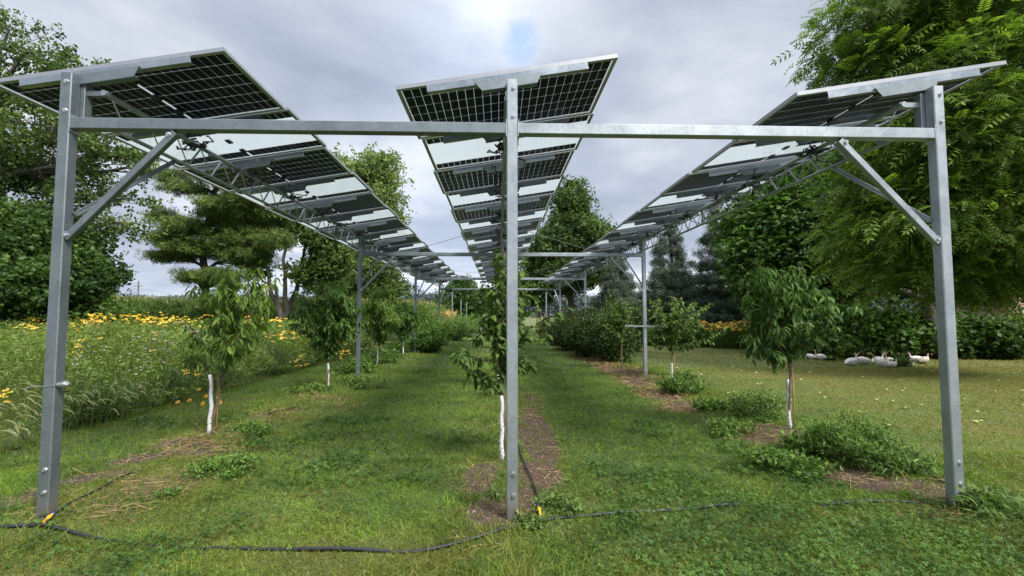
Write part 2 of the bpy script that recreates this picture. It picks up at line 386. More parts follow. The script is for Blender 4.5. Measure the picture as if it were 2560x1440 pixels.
# long curved folded leaf: width .22, arching down
def long_leaf(w, droop, nseg=3):
    v = []; f = []
    for i in range(nseg + 1):
        t = i / nseg; ww = w * math.sin(PI * (.12 + .86 * t)) ** .8 if i < nseg else 0.004
        y = t * (1 - .25 * droop * t); z = -droop * t * t
        v += [(-ww / 2, y, z + ww * .18), (0, y, z), (ww / 2, y, z + ww * .18)]
    for i in range(nseg):
        a = i * 3; f += [(a, a + 1, a + 4, a + 3), (a + 1, a + 2, a + 5, a + 4)]
    return np.array(v), np.array(f)
PEACH = long_leaf(.24, .45); CHERRY = long_leaf(.48, .32); WEED = long_leaf(.20, .35, 2)
def frond(nl=6, lw=.075, ll=.26, droop=.30):
    v = []; f = []
    def leaflet(b, d, l):
        d = np.array(d) / np.linalg.norm(d); s = np.cross(d, [0, 0, 1.]); n0 = len(v)
        b = np.array(b); m = b + d * l * .42
        v.extend([b, m - s * lw / 2, b + d * l + [0, 0, -.06 * l], m + s * lw / 2]); f.append((n0, n0 + 3, n0 + 2, n0 + 1))
    for i in range(nl):
        t = .15 + .8 * i / (nl - 1); p = (0, t * (1 - .1 * droop), -droop * t * t)
        k = math.sin(PI * (.25 + .6 * t))
        for sgn in (-1, 1): leaflet(p, (sgn, .55, -.35), ll * (.6 + .5 * k))
    leaflet((0, .95, -droop * .9), (0, 1, -.6), ll)
    v_ = [(-.008, 0, 0), (.008, 0, 0), (.004, 1, -droop), (-.004, 1, -droop)]; n0 = len(v); v.extend(np.array(v_)); f.append((n0, n0 + 1, n0 + 2, n0 + 3))
    return np.array(v), np.array(f)
FROND = [frond(6, .10, .29, .34), frond(5, .12, .34, .15), frond(7, .085, .24, .50), frond(4, .13, .36, .42)]
# sprig of small leaves: gives distant crowns their grain
def sprig(nl, spread, ll, lw, seed):
    r = np.random.default_rng(seed); v = []; f = []
    for i in range(nl):
        b = r.normal(size=3) * spread * [1, 1, .5]; d = r.normal(size=3) + [0, 0, .1]; d /= np.linalg.norm(d)
        s = np.cross(d, r.normal(size=3)); s /= np.linalg.norm(s); l = ll * r.uniform(.7, 1.3); n0 = len(v)
        v += [b, b + d * l * .45 - s * lw / 2, b + d * l, b + d * l * .45 + s * lw / 2]; f.append((n0, n0 + 3, n0 + 2, n0 + 1))
    return np.array(v), np.array(f)
SPRIG = sprig(7, .30, .55, .36, 3)
NEEDLE = sprig(16, .22, .55, .075, 5)

def build_leaves(name, tmpl, pos, D, Nn, sc, var, mat, parent, extra=None):
    if isinstance(tmpl, list):          # several leaf shapes mixed in one crown
        k = rng.integers(0, len(tmpl), len(pos)); Vs, Fs, va, o_ = [], [], [], 0
        for i, t in enumerate(tmpl):
            q = k == i; V, Fc = scat(t[0], t[1], pos[q], frames(D[q], Nn[q]), sc[q]); Vs.append(V); Fs.append(Fc + o_); o_ += len(V); va.append(np.repeat(var[q], len(t[0])))
        return mesh_obj(name, np.concatenate(Vs), np.concatenate(Fs), mat, parent, var=np.concatenate(va))
    V, Fc = scat(tmpl[0], tmpl[1], pos, frames(D, Nn), sc)
    k = len(tmpl[0])
    return mesh_obj(name, V, Fc, mat, parent, var=np.repeat(var, k), extra=None if extra is None else np.repeat(extra, k))

def limb(mb, a, b, r0, r1, bend=.1, n=5, sides=7):
    a, b = np.array(a, float), np.array(b, float); Ld = np.linalg.norm(b - a); off = rng.normal(size=3) * bend * Ld
    pts = []; rad = []
    for i in range(n + 1):
        t = i / n; p = a + (b - a) * t + off * math.sin(PI * t) + (rng.normal(size=3) * Ld * .015 if 0 < i < n else 0)
        pts.append(p); rad.append(r0 + (r1 - r0) * t)
    mb.tube(pts, rad, sides, cap=True); return pts

def lobe_pts(lobes, n, shell=.5):
    w = np.array([(l[3] * l[4] * l[5]) ** .67 * (l[6] if len(l) > 6 else 1) for l in lobes]); w /= w.sum()
    k = rng.choice(len(lobes), n, p=w); Lb = np.array([l[:6] for l in lobes])[k]
    u = rand_unit(n); r = (shell ** 3 + (1 - shell ** 3) * rng.random(n)) ** (1 / 3)
    r *= 1 + .12 * np.sin(u[:, 0] * 7 + k) * np.cos(u[:, 2] * 6 + k * 2)
    return Lb[:, :3] + u * Lb[:, 3:] * r[:, None], k, u, r

def tree(name, label, cat, base, lobes, trunk_r, trunk_top, n_clump, per, cr, leaf, mat, tmpl=SPRIG, flat=.6, shell=.45, group=None,
         droop=.2, bark_m=None, twigs=.35, forks=None, seed=0, barkf=1.0):
    """lobes relative to base; clumps of leaves sit in the lobes at the ends of real twigs"""
    global rng
    rng = np.random.default_rng(1000 + seed)
    root = empty(name, base); tag(root, label, cat, group)
    mb = MB(); bm_ = bark_m or BARK
    trunks = forks or [((0, 0, 0), trunk_top)]
    tpts = []
    for a, b in trunks:
        sg = limb(mb, np.array(a) - [0, 0, .15], b, trunk_r, trunk_r * .35, .04, 8, 9); tpts += list(sg[2:])
    tpts = np.array(tpts)
    lc = []
    for l in lobes:
        c = np.array(l[:3], float); cand = tpts[tpts[:, 2] < c[2] + .3 * l[5] + .1]
        if len(cand) == 0: cand = tpts[:1]
        d = np.linalg.norm((cand - c) * [1, 1, .8], axis=1); s0 = cand[np.argmin(d)]
        pts = limb(mb, s0, c + [0, 0, l[5] * .15], trunk_r * .42, trunk_r * .12, .07, 6, 6); lc.append(np.array(pts[2:]))
    P, k, U, rr = lobe_pts(lobes, n_clump, shell)
    P = P[P[:, 2] > .05]; k = k[:len(P)]; U = U[:len(P)]
    nt_ = int(len(P) * twigs)
    for i in range(nt_):
        cp = lc[k[i]]; s0 = cp[rng.integers(len(cp))]
        limb(mb, s0, P[i], trunk_r * .10 + .006, .006, .08, 3, 4)
    mb.build('trunk', bm_, root, smooth=True)
    m = rng.poisson(per, len(P)) + 1; ci = np.repeat(np.arange(len(P)), m); n = len(ci)
    off = rng.normal(size=(n, 3)) * cr * [1, 1, flat]; pos = P[ci] + off
    if tmpl is NEEDLE or tmpl is SPRIG: D = rand_unit(n) + [0, 0, .2]
    else: D = off / (np.linalg.norm(off, axis=1, keepdims=True) + 1e-6) + U[ci] * .5 + rng.normal(size=(n, 3)) * .35
    D[:, 2] -= droop
    Nn = rng.normal(size=(n, 3)) * .5 + [0, 0, 1.2]
    var = np.clip(.5 + rng.normal(size=len(P))[ci] * .2 + rng.normal(size=n) * .18, 0, 1)
    sc = leaf * rng.uniform(.55, 1.45, n)
    keep = pos[:, 2] > .02
    build_leaves('crown', tmpl, pos[keep], D[keep], Nn[keep], sc[keep], var[keep], mat, root)
    return root

# ---------------------------------------------------------------- steel frames
def bolt(mb, p, ax=(0, -1, 0), r=.016):
    p = Vector(p); a = Vector(ax); mb.tube([p, p + a * .004], r * 1.45, 12); mb.tube([p + a * .003, p + a * .018], r, 6)
PH = .053      # half width of a post
HT, HB = 4.207, 3.7186
def steel_frame(y, label, zs, braces=True, detail=True):
    root = empty('steel_gantry', (0, y, 0)); tag(root, label, 'steel frame', 'galvanised frames carrying the solar arrays')
    for i, x in enumerate((-WD, KX, WD)):
        m = MB(); z0 = -.3; m.box((x, 0, (HT + z0) / 2), (2 * PH, 2 * PH, HT - z0), None, .008)
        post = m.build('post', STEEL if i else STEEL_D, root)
        if detail:
            for z in (HT - .09, HT - .37, zs[i] + .22, zs[i] + .42):
                b = MB(); bolt(b, (x + .012, -PH, z)); b.build('bolt', BOLT, post)
        m = MB(); m.box((x + (-.03 if x > 1 else .03 if x < -1 else -.01), PH + .047, (HB + .06 + HT - .03) / 2), (.12 if abs(x) > 1 else .09, .09, HT - .03 - HB - .06), None, .004); (abs(x) > 1) and m.box((x * .5 + math.copysign(WD - OFS, x) * .5, PH + .05, 4.065), (OFS + .06, .05, .05))
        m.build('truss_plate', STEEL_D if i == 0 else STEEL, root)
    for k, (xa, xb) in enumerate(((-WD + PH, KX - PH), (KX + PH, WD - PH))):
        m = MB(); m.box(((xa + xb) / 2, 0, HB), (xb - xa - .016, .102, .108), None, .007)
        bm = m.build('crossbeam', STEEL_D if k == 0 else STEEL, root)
        for xe in (xa + .004, xb - .004):
            m = MB(); m.box((xe, 0, HB), (.008, .112, .17)); m.build('end_plate', BOLT, bm)
    if braces:
        for sg, i in ((-1, 0), (1, 2)):
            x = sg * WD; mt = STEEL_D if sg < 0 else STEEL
            a = (x - sg * (PH + .005), -.01, 2.62); b = (x - sg * 1.02, -.01, HB - .075)
            m = MB(); m.bar(a, b, .062, .062, (0, 1, 0), .005); br = m.build('brace', mt, root)
            m = MB(); m.box((x - sg * (PH + .01), -.035, 2.65), (.06, .006, .07)); bolt(m, (x - sg * (PH + .02), -.036, 2.65)); m.build('bolt', BOLT, br); m = MB(); bolt(m, (x - sg * .97, -.042, HB - .10)); m.build('bolt', BOLT, br)
            m = MB(); m.bar((x - sg * (PH + .012), .04, 2.85), (x - sg * .25, 1.12, 3.74), .05, .012, (1, 0, 0)); m.bar((x - sg * (PH + .012), .052, 2.85), (x - sg * .25, 1.132, 3.74), .012, .05, (1, 0, 0))
            m.build('brace', mt, root)
    return root
steel_frame(Y1, 'nearest galvanised steel frame, three tall posts joined by a long crossbeam close to the camera', (.08, 0, .06))
steel_frame(Y1 + S, 'second galvanised steel frame along the tree rows, its posts rising behind the nearest one', (0, 0, 0))
steel_frame(Y1 + 2 * S, 'third galvanised steel frame, standing beneath the far part of the solar arrays', (0, 0, 0))
steel_frame(Y1 + 3 * S, 'farthest crossbeam frame, at the far end of the solar arrays over low bushes', (0, 0, 0), detail=False)
pl = {(-1, 4): 'bare steel post far off left of the tree lane, nearest of three', (-1, 5): 'bare steel post far off left of the lane, middle of three', (-1, 6): 'bare steel post far off left of the lane, farthest of three',
      (1, 4): 'bare steel post far off right of the tree lane, nearest of three', (1, 5): 'bare steel post far off right of the lane, middle of three', (1, 6): 'bare steel post far off right of the lane, farthest of three'}
for (sg, k), lb in pl.items():
    m = MB(); h = 3.95 if k == 4 else 3.6; m.box((0, 0, h / 2 - .15), (.106, .106, h + .3), None, .008); m.box((0, 0, h + .006), (.13, .13, .012))
    o = m.build('steel_post', STEEL, loc=(sg * WD * (1.0 if k == 4 else .99), Y1 + k * S, 0)); tag(o, lb, 'post', 'bare posts beyond the solar arrays')
# crossarms on the second frame's right post
yy = Y1 + S
m = MB(); m.bar((-.62, -.075, 1.58), (.62, -.075, 1.55), .045, .05); o = m.build('trellis_arm', STEEL, loc=(WD, yy, 0)); tag(o, 'short horizontal steel arm bolted across the second frame right post', 'crossarm')

# ---------------------------------------------------------------- solar arrays
TILT = R(9.4)
def panel_meshes():
    res = {}
    for key, lam in (('A', LAM_A), ('B', LAM_B)):
        m = MB(); m.box((0, 0, 0), (PW - .03, PD - .03, .006)); res[key] = m
    fr = MB(); h = .040
    for sg in (-1, 1):
        fr.box((sg * (PW / 2 - .006), 0, -.002), (.012, PD, h)); fr.box((sg * (PW / 2 - .027), 0, -h / 2 - .001), (.03, PD - .03, .003))
        fr.box((0, sg * (PD / 2 - .006), -.002), (PW - .026, .012, h)); fr.box((0, sg * (PD / 2 - .027), -h / 2 - .0015), (PW - .09, .03, .003))
    return res, fr
pm, pf = panel_meshes()
jb = MB(); jb.box((0, 0, 0), (.06, .11, .022))
rl = MB()
rl.prism([(-.82, .015), (.82, .015), (.82, .095), (-.82, .095)], -.002, .002); rl.box((0, .022, .0935), (1.64, .042, .003)); rl.box((0, .022, .0165), (1.64, .042, .003))
rl.box((0, -.012, .0155), (1.64, .022, .003))
rb = MB(); rb.prism([(-.34, .04), (-.28, -.055), (.28, -.055), (.34, .04)], -.030, -.026); rb.box((0, .010, -.0565), (.56, .075, .003)); rb.box((0, -.015, .0415), (.68, .025, .003))
def bundle(seed):
    r = random.Random(seed); m = MB()
    for q in range(10):
        p = Vector((r.uniform(-.10, .10), r.uniform(-.13, .13), r.uniform(.0, .08))); pts = [p]
        for i in range(8):
            p = p + Vector((r.uniform(-.07, .07), r.uniform(-.08, .08), r.uniform(-.05, .045))); pts.append(p.copy())
        m.tube(pts, .009, 5)
    for q in range(4): m.box((r.uniform(-.07, .07), r.uniform(-.06, .06), r.uniform(-.03, .06)), (.03, .09, .03))
    return m
BUN = [bundle(i) for i in range(3)]
ROT = Matrix.Rotation(-TILT, 4, 'Y')
PC = 4.35      # height of panel plane over the tube
MESH = {}
def put(name, mb, mat, parent, key):
    if key not in MESH:
        o = mb.build(name, mat, parent); MESH[key] = o.data; return o
    o = bpy.data.objects.new(name, MESH[key]); COL.objects.link(o); o.parent = parent; return o
def array_row(x, label):
    root = empty('solar_array', (x, Y1 + .06, 0)); tag(root, label, 'solar array', 'long tilted rows of solar panels')
    for i in range(21):
        key = 'AB'[i % 2]; dx = .0 if key == 'A' else .035
        o = put('solar_panel', pm[key], LAM_A if key == 'A' else LAM_B, root, 'lam' + key)
        o.matrix_local = Matrix.Translation((0, (i + .5) * PITCHP, PC + (0 if key == 'A' else .006))) @ ROT @ Matrix.Translation((dx + .01, 0, 0))
        if key == 'A': o['label'] = 'dark solar panel full of cells'
        else: o['label'] = 'solar panel with a clear band between two rows of cells'
        f_ = put('panel_frame', pf, ALU, o, 'pframe')
        if i < 8:
            for q in (-.35, 0, .35):
                j = put('junction_box', jb, BLACK, o, 'jbox'); j.location = (0, q * 1.05, -.017)
            if key == 'A':
                if 'jcable' not in MESH:
                    m = MB(); m.tube([(0, .42, -.03), (.04, .5, -.07), (.02, .6, -.05), (-.03, PITCHP * .5, -.12)], .006, 5)
                    put('cable', m, BLACK, o, 'jcable')
                else: put('cable', None, BLACK, o, 'jcable')
    for i in range(22):
        r_ = put('support_rail', rl, STEEL_RAIL, root, 'rail')
        r_.matrix_local = Matrix.Translation((0, i * PITCHP + (.0 if i == 0 else -.015), PC)) @ ROT @ Matrix.Translation((0, 0, -.125))
        b_ = put('rail_bracket', rb, STEEL_D, r_, 'railb')
    ln = 21 * PITCHP
    m = MB(); m.tube([(0, 0, 4.065), (0, ln, 4.065)], .028, 10); m.tube([(0, 0, 3.75), (0, ln, 3.75)], .022, 8)
    n = int(ln / .47)
    for i in range(n):
        y = i * .47 + .1
        m.tube([(0, y, 4.05), (.0, y + .235, 3.76)], .008, 5); m.tube([(0, y + .235, 3.76), (0, y + .47, 4.05)], .0125, 5)
    for b in range(3): m.box((0, (b + .5) * S, 3.91), (.012, .07, .32))
    m.build('truss', STEEL, root, smooth=False)
    for i in range(1, 15):
        c = put('cable_bundle', BUN[i % 3], BLACK, root, 'bun%d' % (i % 3)); c.location = (.02, i * PITCHP + .0, 4.06)
    return root
array_row(-WD + OFS, 'left row of tilted solar panels running away over the peach trees')
array_row(KX - .05, 'middle row of tilted solar panels running away above the centre post')
array_row(WD - OFS, 'right row of tilted solar panels running away beside the tall trees')
def cable(name, label, a, b, sag=.08):
    m = MB(); a, b = Vector(a), Vector(b); pts = [a.lerp(b, t / 12) - Vector((0, 0, sag * 4 * (t / 12) * (1 - t / 12))) for t in range(13)]
    m.tube(pts, .006, 5); o = m.build(name, STEEL_D); tag(o, label, 'cable', 'bracing cables between the arrays'); return o
for sg, w in ((-1, 'left'), (1, 'right')):
    cable('bracing_cable', 'nearest thin steel cable running from the middle array out to the %s array' % w, (KX, 10.6, 4.0), (sg * WD, 16.6, 4.0))
    cable('bracing_cable', 'thin steel cable from the %s array back to the middle array beyond the second crossbeam' % w, (sg * WD, 18.6, 4.0), (KX, 24.5, 4.0))
    cable('bracing_cable', 'farthest thin steel cable from the middle array to the %s array' % w, (KX, 23.2, 4.0), (sg * WD, 29.8, 4.0))

# ---------------------------------------------------------------- hose and drip lines
def gpath(pp, dz=.02, sub=6):
    P = []
    for px, py in pp:
        g = gnd(px, py, 0.03); P.append((g[0], g[1]))
    P = np.array(P); out = []
    for i in range(len(P) - 1):
        p0, p1, p2, p3 = P[max(i - 1, 0)], P[i], P[i + 1], P[min(i + 2, len(P) - 1)]
        for t in np.linspace(0, 1, sub, endpoint=False):
            q = .5 * ((2 * p1) + (-p0 + p2) * t + (2 * p0 - 5 * p1 + 4 * p2 - p3) * t * t + (-p0 + 3 * p1 - 3 * p2 + p3) * t ** 3); out.append(q)
    out.append(P[-1]); out = np.array(out); z = zgr(out[:, 0], out[:, 1]) + dz
    return np.c_[out, z]
def hose(name, label, pp, r, dz, cat='hose', loc=None):
    p = gpath(pp, dz)
    if name == 'irrigation_hose': p[:, 2] -= .045 * (np.exp(-((p[:, 0] - 2.75) / .42) ** 4) + .6 * np.exp(-((p[:, 0] + 2.9) / .35) ** 4)) + .008 * np.sin(p[:, 0] * 5)
    m = MB(); m.tube(list(p), r, 8); o = m.build(name, HOSE, smooth=True); tag(o, label, cat); return o
HOSEPX = [(-60, 1338), (30, 1330), (120, 1324), (260, 1332), (420, 1345), (550, 1352), (700, 1355), (900, 1358), (1050, 1355), (1160, 1340), (1240, 1322), (1320, 1302), (1400, 1285), (1500, 1276), (1600, 1268),
          (1740, 1262), (1900, 1256), (2060, 1250), (2200, 1250), (2300, 1258), (2380, 1270), (2440, 1278), (2482, 1276)]
hose('irrigation_hose', 'thick black irrigation hose lying across the grass in the foreground', HOSEPX, .0165, .018)
def dripline(label, pp, conn=None):
    o = hose('drip_line', label, pp, .010, .03)
    o['group'] = 'drip lines branching off the hose'
    if conn:
        a, b = [np.array(gpath([c, c], .045)[0]) for c in conn]; m = MB(); m.tube([a, a * .5 + b * .5], .012, 8); m.tube([a * .52 + b * .48, a * .45 + b * .55], .017, 8); m.tube([a * .47 + b * .53, a * .2 + b * .8], .011, 8)
        m.build('connector', YELLOW, o, smooth=False)
        m = MB(); m.tube([a * .2 + b * .8, b], .012, 8); m.build('collar', BLUE, o)
dripline('thin black drip line beside the centre post, with a yellow and blue connector', [(1352, 1292), (1346, 1262), (1340, 1225), (1322, 1180), (1300, 1130), (1290, 1080)], [(1351, 1290), (1345, 1262)])
dripline('thin black drip line beside the left post, with an orange yellow connector', [(112, 1322), (135, 1302), (175, 1270), (235, 1240), (330, 1190)], [(108, 1322), (135, 1300)])
dripline('thin black drip line running from the hose end past the right post', [(2470, 1262), (2430, 1245), (2360, 1215), (2310, 1178), (2270, 1150)])
dripline('stub of drip line end lying in the straw beside the left young trees', [(672, 1042), (705, 1032), (748, 1018)])

# wire wrapped round the left post
c = at(140, 966, Y1 - PH); m = MB(); x0 = -WD; z = c[2]
m.tube([(x0 - .2, Y1 - .1, z - .02), (x0 - .1, Y1 - .08, z + .01), (x0 - .06, Y1 - .062, z), (x0 + .06, Y1 - .062, z + .01), (x0 + .06, Y1 + .06, z + .01), (x0 - .06, Y1 + .06, z)], .003, 5)
w = m.build('fence_wire', STEEL, smooth=False); tag(w, 'thin wire with a clear plastic insulator tied round the left post', 'wire')
m = MB(); m.tube([(x0 + .06, Y1 - .03, z + .012), (x0 + .10, Y1 - .03, z + .014), (x0 + .13, Y1 - .03, z + .02), (x0 + .165, Y1 - .03, z + .012)], [.02, .026, .03, .016], 8); m.build('insulator', ALU, w)

# ---------------------------------------------------------------- young orchard trees
M_PEACH = foliage('peach_leaf', (.018, .050, .010), (.105, .195, .032), trans=.3)
M_PEACHY = foliage('peach_leaf_light', (.035, .075, .012), (.18, .27, .045), trans=.35)
M_CHERRY = foliage('cherry_leaf', (.028, .060, .012), (.135, .21, .040), trans=.3)
M_BUSH = foliage('bush_leaf', (.018, .036, .010), (.085, .130, .030), trans=.25)
M_LIGHT = foliage('light_shrub_leaf', (.035, .07, .015), (.14, .22, .045), trans=.35)
def sapling(name, label, x, y, h, w, low, nb, nl, leaf, mat, tmpl=PEACH, guard=.75, stake=None, lean=0, sx=0, seed=0, group='young orchard trees', laterals=(), droop=.75, cat='young tree', tw=.5):
    global rng
    rng = np.random.default_rng(500 + seed)
    z0 = float(zgr(x, y)); root = empty(name, (x, y, z0)); tag(root, label, cat, group)
    mb = MB(); top = np.array([sx, 0, h * .55]); tr = limb(mb, (0, 0, -.1), (sx * .5, 0, low + .1), .022, .017, .02, 5, 8)
    twig = []
    def seg(a, b, r0, r1, bend=.12, n=6):
        p = limb(mb, a, b, r0, r1, bend, n, 5); twig.append(np.array(p)); return p
    base = np.array(tr[-1])
    for i in range(nb):
        a = 2 * PI * (i + rng.random() * .6) / nb; f = .45 + .55 * rng.random()
        hh = low + (h - low) * (.55 + .45 * rng.random() if i % 3 else 1.0)
        rad = w / 2 * (1.0 * f if i % 3 else .35)
        st = base + [0, 0, (h - low) * .35 * rng.random() * (i % 3 == 0)]
        e_ = np.array([sx + rad * math.cos(a), rad * math.sin(a), hh])
        p = seg(st, e_, .011, .004, .08)
        for q in range(3):
            s_ = p[2 + q]; d = rng.normal(size=3) * [1, 1, .3]; d /= np.linalg.norm(d)
            seg(s_, s_ + d * w * .28 * rng.uniform(.6, 1.2) + [0, 0, .12], .005, .002, .1, 4)
    for (dx, dy, z1, z2) in laterals:
        p = seg((0, 0, z1), (dx, dy, z2), .010, .003, .06, 8)
        for q in range(4):
            s_ = p[3 + q]; d = rng.normal(size=3) * [1, 1, .5]; seg(s_, s_ + d * .16, .004, .002, .1, 4)
    mb.build('trunk', BARKY, root, smooth=True)
    lens = np.array([np.sum(np.linalg.norm(np.diff(t, axis=0), axis=1)) for t in twig]); k = rng.choice(len(twig), nl, p=lens / lens.sum())
    t = rng.random(nl) ** .8; pos = np.empty((nl, 3)); dirs = np.empty((nl, 3))
    for i in range(nl):
        p = twig[k[i]]; u = t[i] * (len(p) - 1); j = min(int(u), len(p) - 2); pos[i] = p[j] + (p[j + 1] - p[j]) * (u - j); dirs[i] = p[j + 1] - p[j]
    out = rng.normal(size=(nl, 3)); out /= np.linalg.norm(out, axis=1, keepdims=True)
    dd = dirs / (np.linalg.norm(dirs, axis=1, keepdims=True) + 1e-6)
    D = out * 1.0 + dd * .5; D[:, 2] = D[:, 2] * .5 - droop * rng.uniform(.2, 1.2, nl)
    pos += out * tw * leaf * .5
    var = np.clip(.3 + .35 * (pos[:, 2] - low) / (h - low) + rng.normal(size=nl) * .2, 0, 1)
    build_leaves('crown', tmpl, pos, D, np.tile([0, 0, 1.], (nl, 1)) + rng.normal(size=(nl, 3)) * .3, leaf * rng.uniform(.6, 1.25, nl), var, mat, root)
    if guard:
        m = MB(); n = 10; pts = [(lean * math.sin(PI * i / n) * .6 + .008 * math.sin(i * 1.7) - .012, -.0, guard * i / n) for i in range(n + 1)]
        m.tube(pts, [.031 - .006 * i / n for i in range(n + 1)], 10); m.build('trunk_guard', GUARD, root, smooth=True)
    if stake:
        dx, dy, sh, r_ = stake; m = MB(); m.tube([(0, 0, -.1), (.01, 0, sh * .5), (-.005, 0, sh)], [r_, r_ * .95, r_ * .8], 7)
        o = m.build('wooden_stake', WOODS, smooth=True, loc=(x + dx, y + dy, z0)); tag(o, label.split(',')[0].replace('peach tree', 'stake').replace('cherry tree', 'stake') if False else 'thin tan stake beside the ' + label.split(' with ')[0], 'stake', 'stakes of the young trees')
    return root
PX = lambda px, y: at(px, 787, y)[0]
sapling('peach_tree', 'front left peach tree with a kinked white trunk guard', PX(533, 7.45), 7.45, 2.6, 1.5, .95, 11, 1700, .15, M_PEACHY, guard=.92, stake=(.09, .03, 1.2, .010), lean=.05, sx=.42, seed=1, laterals=((-.52, .1, 1.05, 1.25), (-.42, -.1, 1.2, 1.75)))
sapling('peach_tree', 'second left peach tree with dense dark crown and short white guard', PX(824, 12.2), 12.2, 2.7, 1.75, .75, 13, 4600, .16, M_PEACH, guard=.62, lean=.02, seed=2)
sapling('peach_tree', 'third left peach tree with a full crown just behind the second frame left post', PX(946, 17), 17, 2.8, 2.1, .75, 13, 4200, .18, M_PEACHY, guard=.6, lean=.02, sx=.15, seed=3)
sapling('peach_tree', 'fourth left peach tree with a small crown farther along the row', PX(1010, 22), 22, 2.5, 2.0, .6, 11, 2800, .18, M_PEACH, guard=.6, seed=4)
sapling('peach_tree', 'fifth left peach tree with a low crown near the third frame', PX(1050, 27), 27, 2.3, 2.0, .5, 10, 2400, .19, M_PEACHY, guard=.5, seed=5)
sapling('peach_tree', 'front right peach tree with dense hanging leaves and straight white guard', PX(1966, 7.5), 7.5, 2.62, 1.5, 1.05, 13, 2700, .15, M_PEACH, guard=.80, stake=(.045, -.03, 1.2, .013), seed=6, laterals=((-.75, -.1, 1.1, 1.5), (.35, 0, 1.3, 1.7), (-.55, .2, 1.15, 1.95), (-.4, -.2, 1.1, 1.25)))
sapling('apple_tree', 'sparse young tree with wide low branches right of the second frame', PX(1678, 14.2), 14.2, 2.45, 2.2, .75, 9, 2100, .125, M_CHERRY, tmpl=CHERRY, guard=.45, stake=(.06, 0, .8, .012), seed=7, laterals=((1.5, -.3, 1.0, 1.55), (1.3, .2, 1.3, 2.3), (-.9, 0, .9, 1.2), (.9, .1, .8, 1.0)), droop=.35)
sapling('apple_tree', 'bare stemmed young tree with a thin crown left of the second frame right post', PX(1552, 16.6), 16.6, 2.4, 1.6, .8, 8, 1300, .12, M_CHERRY, tmpl=CHERRY, guard=.0, seed=8, droop=.35)
sapling('cherry_tree', 'nearest cherry tree with big drooping leaves right behind the centre post', PX(1257, 6.25), 6.25, 2.75, .62, .95, 9, 1250, .125, M_CHERRY, tmpl=CHERRY, guard=.84, stake=(.03, .04, 2.72, .011), seed=9, droop=.55, tw=.3,
        laterals=((.25, -.05, 1.3, 1.75), (.32, 0, 1.8, 2.2), (.24, .05, 2.1, 2.6), (.28, 0, 1.1, 1.35), (-.62, -.1, 1.25, 1.42), (-.48, .15, 1.05, 1.02), (.85, -.1, 1.5, 1.98), (.42, -.15, 1.2, 1.3), (.35, .1, 1.5, 1.6), (-.35, 0, 1.6, 1.95), (.55, .2, 1.65, 1.75), (-.55, -.1, 1.0, 1.2)))
sapling('cherry_tree', 'second cherry tree with upright crown hidden behind the nearest cherry', KX - .1, 12.6, 2.9, 1.3, .8, 9, 1300, .14, M_CHERRY, tmpl=CHERRY, guard=.7, seed=10, droop=.5)
sapling('cherry_tree', 'third cherry tree showing to the right of the centre post far along', KX + .35, 19.0, 2.9, 1.9, .7, 9, 1500, .15, M_CHERRY, tmpl=CHERRY, guard=.6, seed=11, droop=.5)
sapling('cherry_tree', 'distant cherry tree at the far end of the middle row', KX + .2, 27.0, 2.8, 2.2, .5, 9, 1500, .17, M_PEACHY, tmpl=CHERRY, guard=.0, seed=12, droop=.5)

for i, (px, y) in enumerate([(1128, 58), (1142, 53), (1157, 60), (1172, 50), (1188, 57), (1203, 47), (1219, 54), (1234, 62)]):
    rt = empty('tree_tube', (PX(px, y), y, -.03)); tag(rt, 'white plastic tree tube far down the lane between the bushes and the centre row', 'tree tube', 'white tree tubes far down the lane')
    m = MB(); m.tube([(0, 0, 0), (.01, 0, .45), (0, 0, .9)], [.06, .055, .055], 8); m.build('tube', GUARD, rt, smooth=True); m = MB(); m.tube([(.08, 0, 0), (.08, 0, 1.1)], .014, 6); m.build('stake', WOODS, rt)
def bush(name, label, x, y, rx, ry, h, n, leaf, mat, seed=0, tmpl=LEAF, group=None, cat='bush', z0=None, up=.4, dryf=0, low=.0):
    """many stems from the ground; leaves crowd an uneven dome"""
    global rng
    rng = np.random.default_rng(3000 + seed)
    z0 = float(zgr(x, y)) if z0 is None else z0
    root = empty(name, (x, y, z0)); tag(root, label, cat, group)
    ns = max(10, int(24 * rx / .5)) if n > 1500 else 14
    ns = min(ns, 70)
    mb = MB(); tips = []
    for i in range(ns):
        a = rng.uniform(0, 2 * PI); r = math.sqrt(rng.random()); q = np.array([rx * r * math.cos(a), ry * r * math.sin(a), h * (1 - .55 * r ** 2.2) * rng.uniform(.72, 1.08)])
        p = limb(mb, (q[0] * .35, q[1] * .35, -.05), q, .008 + .004 * h, .003, .07, 5, 4); tips.append(np.array(p))
    mb.build('stem', BARKY, root, smooth=True)
    k = rng.integers(0, ns, n); t = rng.random(n) ** .6; t = low + (1 - low) * t; T = np.array(tips); u = t * (T.shape[1] - 1); j = np.minimum(u.astype(int), T.shape[1] - 2)
    pos = T[k, j] + (T[k, j + 1] - T[k, j]) * (u - j)[:, None]
    off = rng.normal(size=(n, 3)) * [rx * .16, ry * .16, h * .06]; pos = pos + off; pos[:, 2] = np.maximum(pos[:, 2], .02)
    D = rng.normal(size=(n, 3)) + [0, 0, up]; D[:, :2] += pos[:, :2] / rx * .6
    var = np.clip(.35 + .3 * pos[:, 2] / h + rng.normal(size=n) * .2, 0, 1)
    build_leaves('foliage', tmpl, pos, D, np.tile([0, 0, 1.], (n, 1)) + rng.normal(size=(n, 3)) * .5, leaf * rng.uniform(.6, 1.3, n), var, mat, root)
    return root
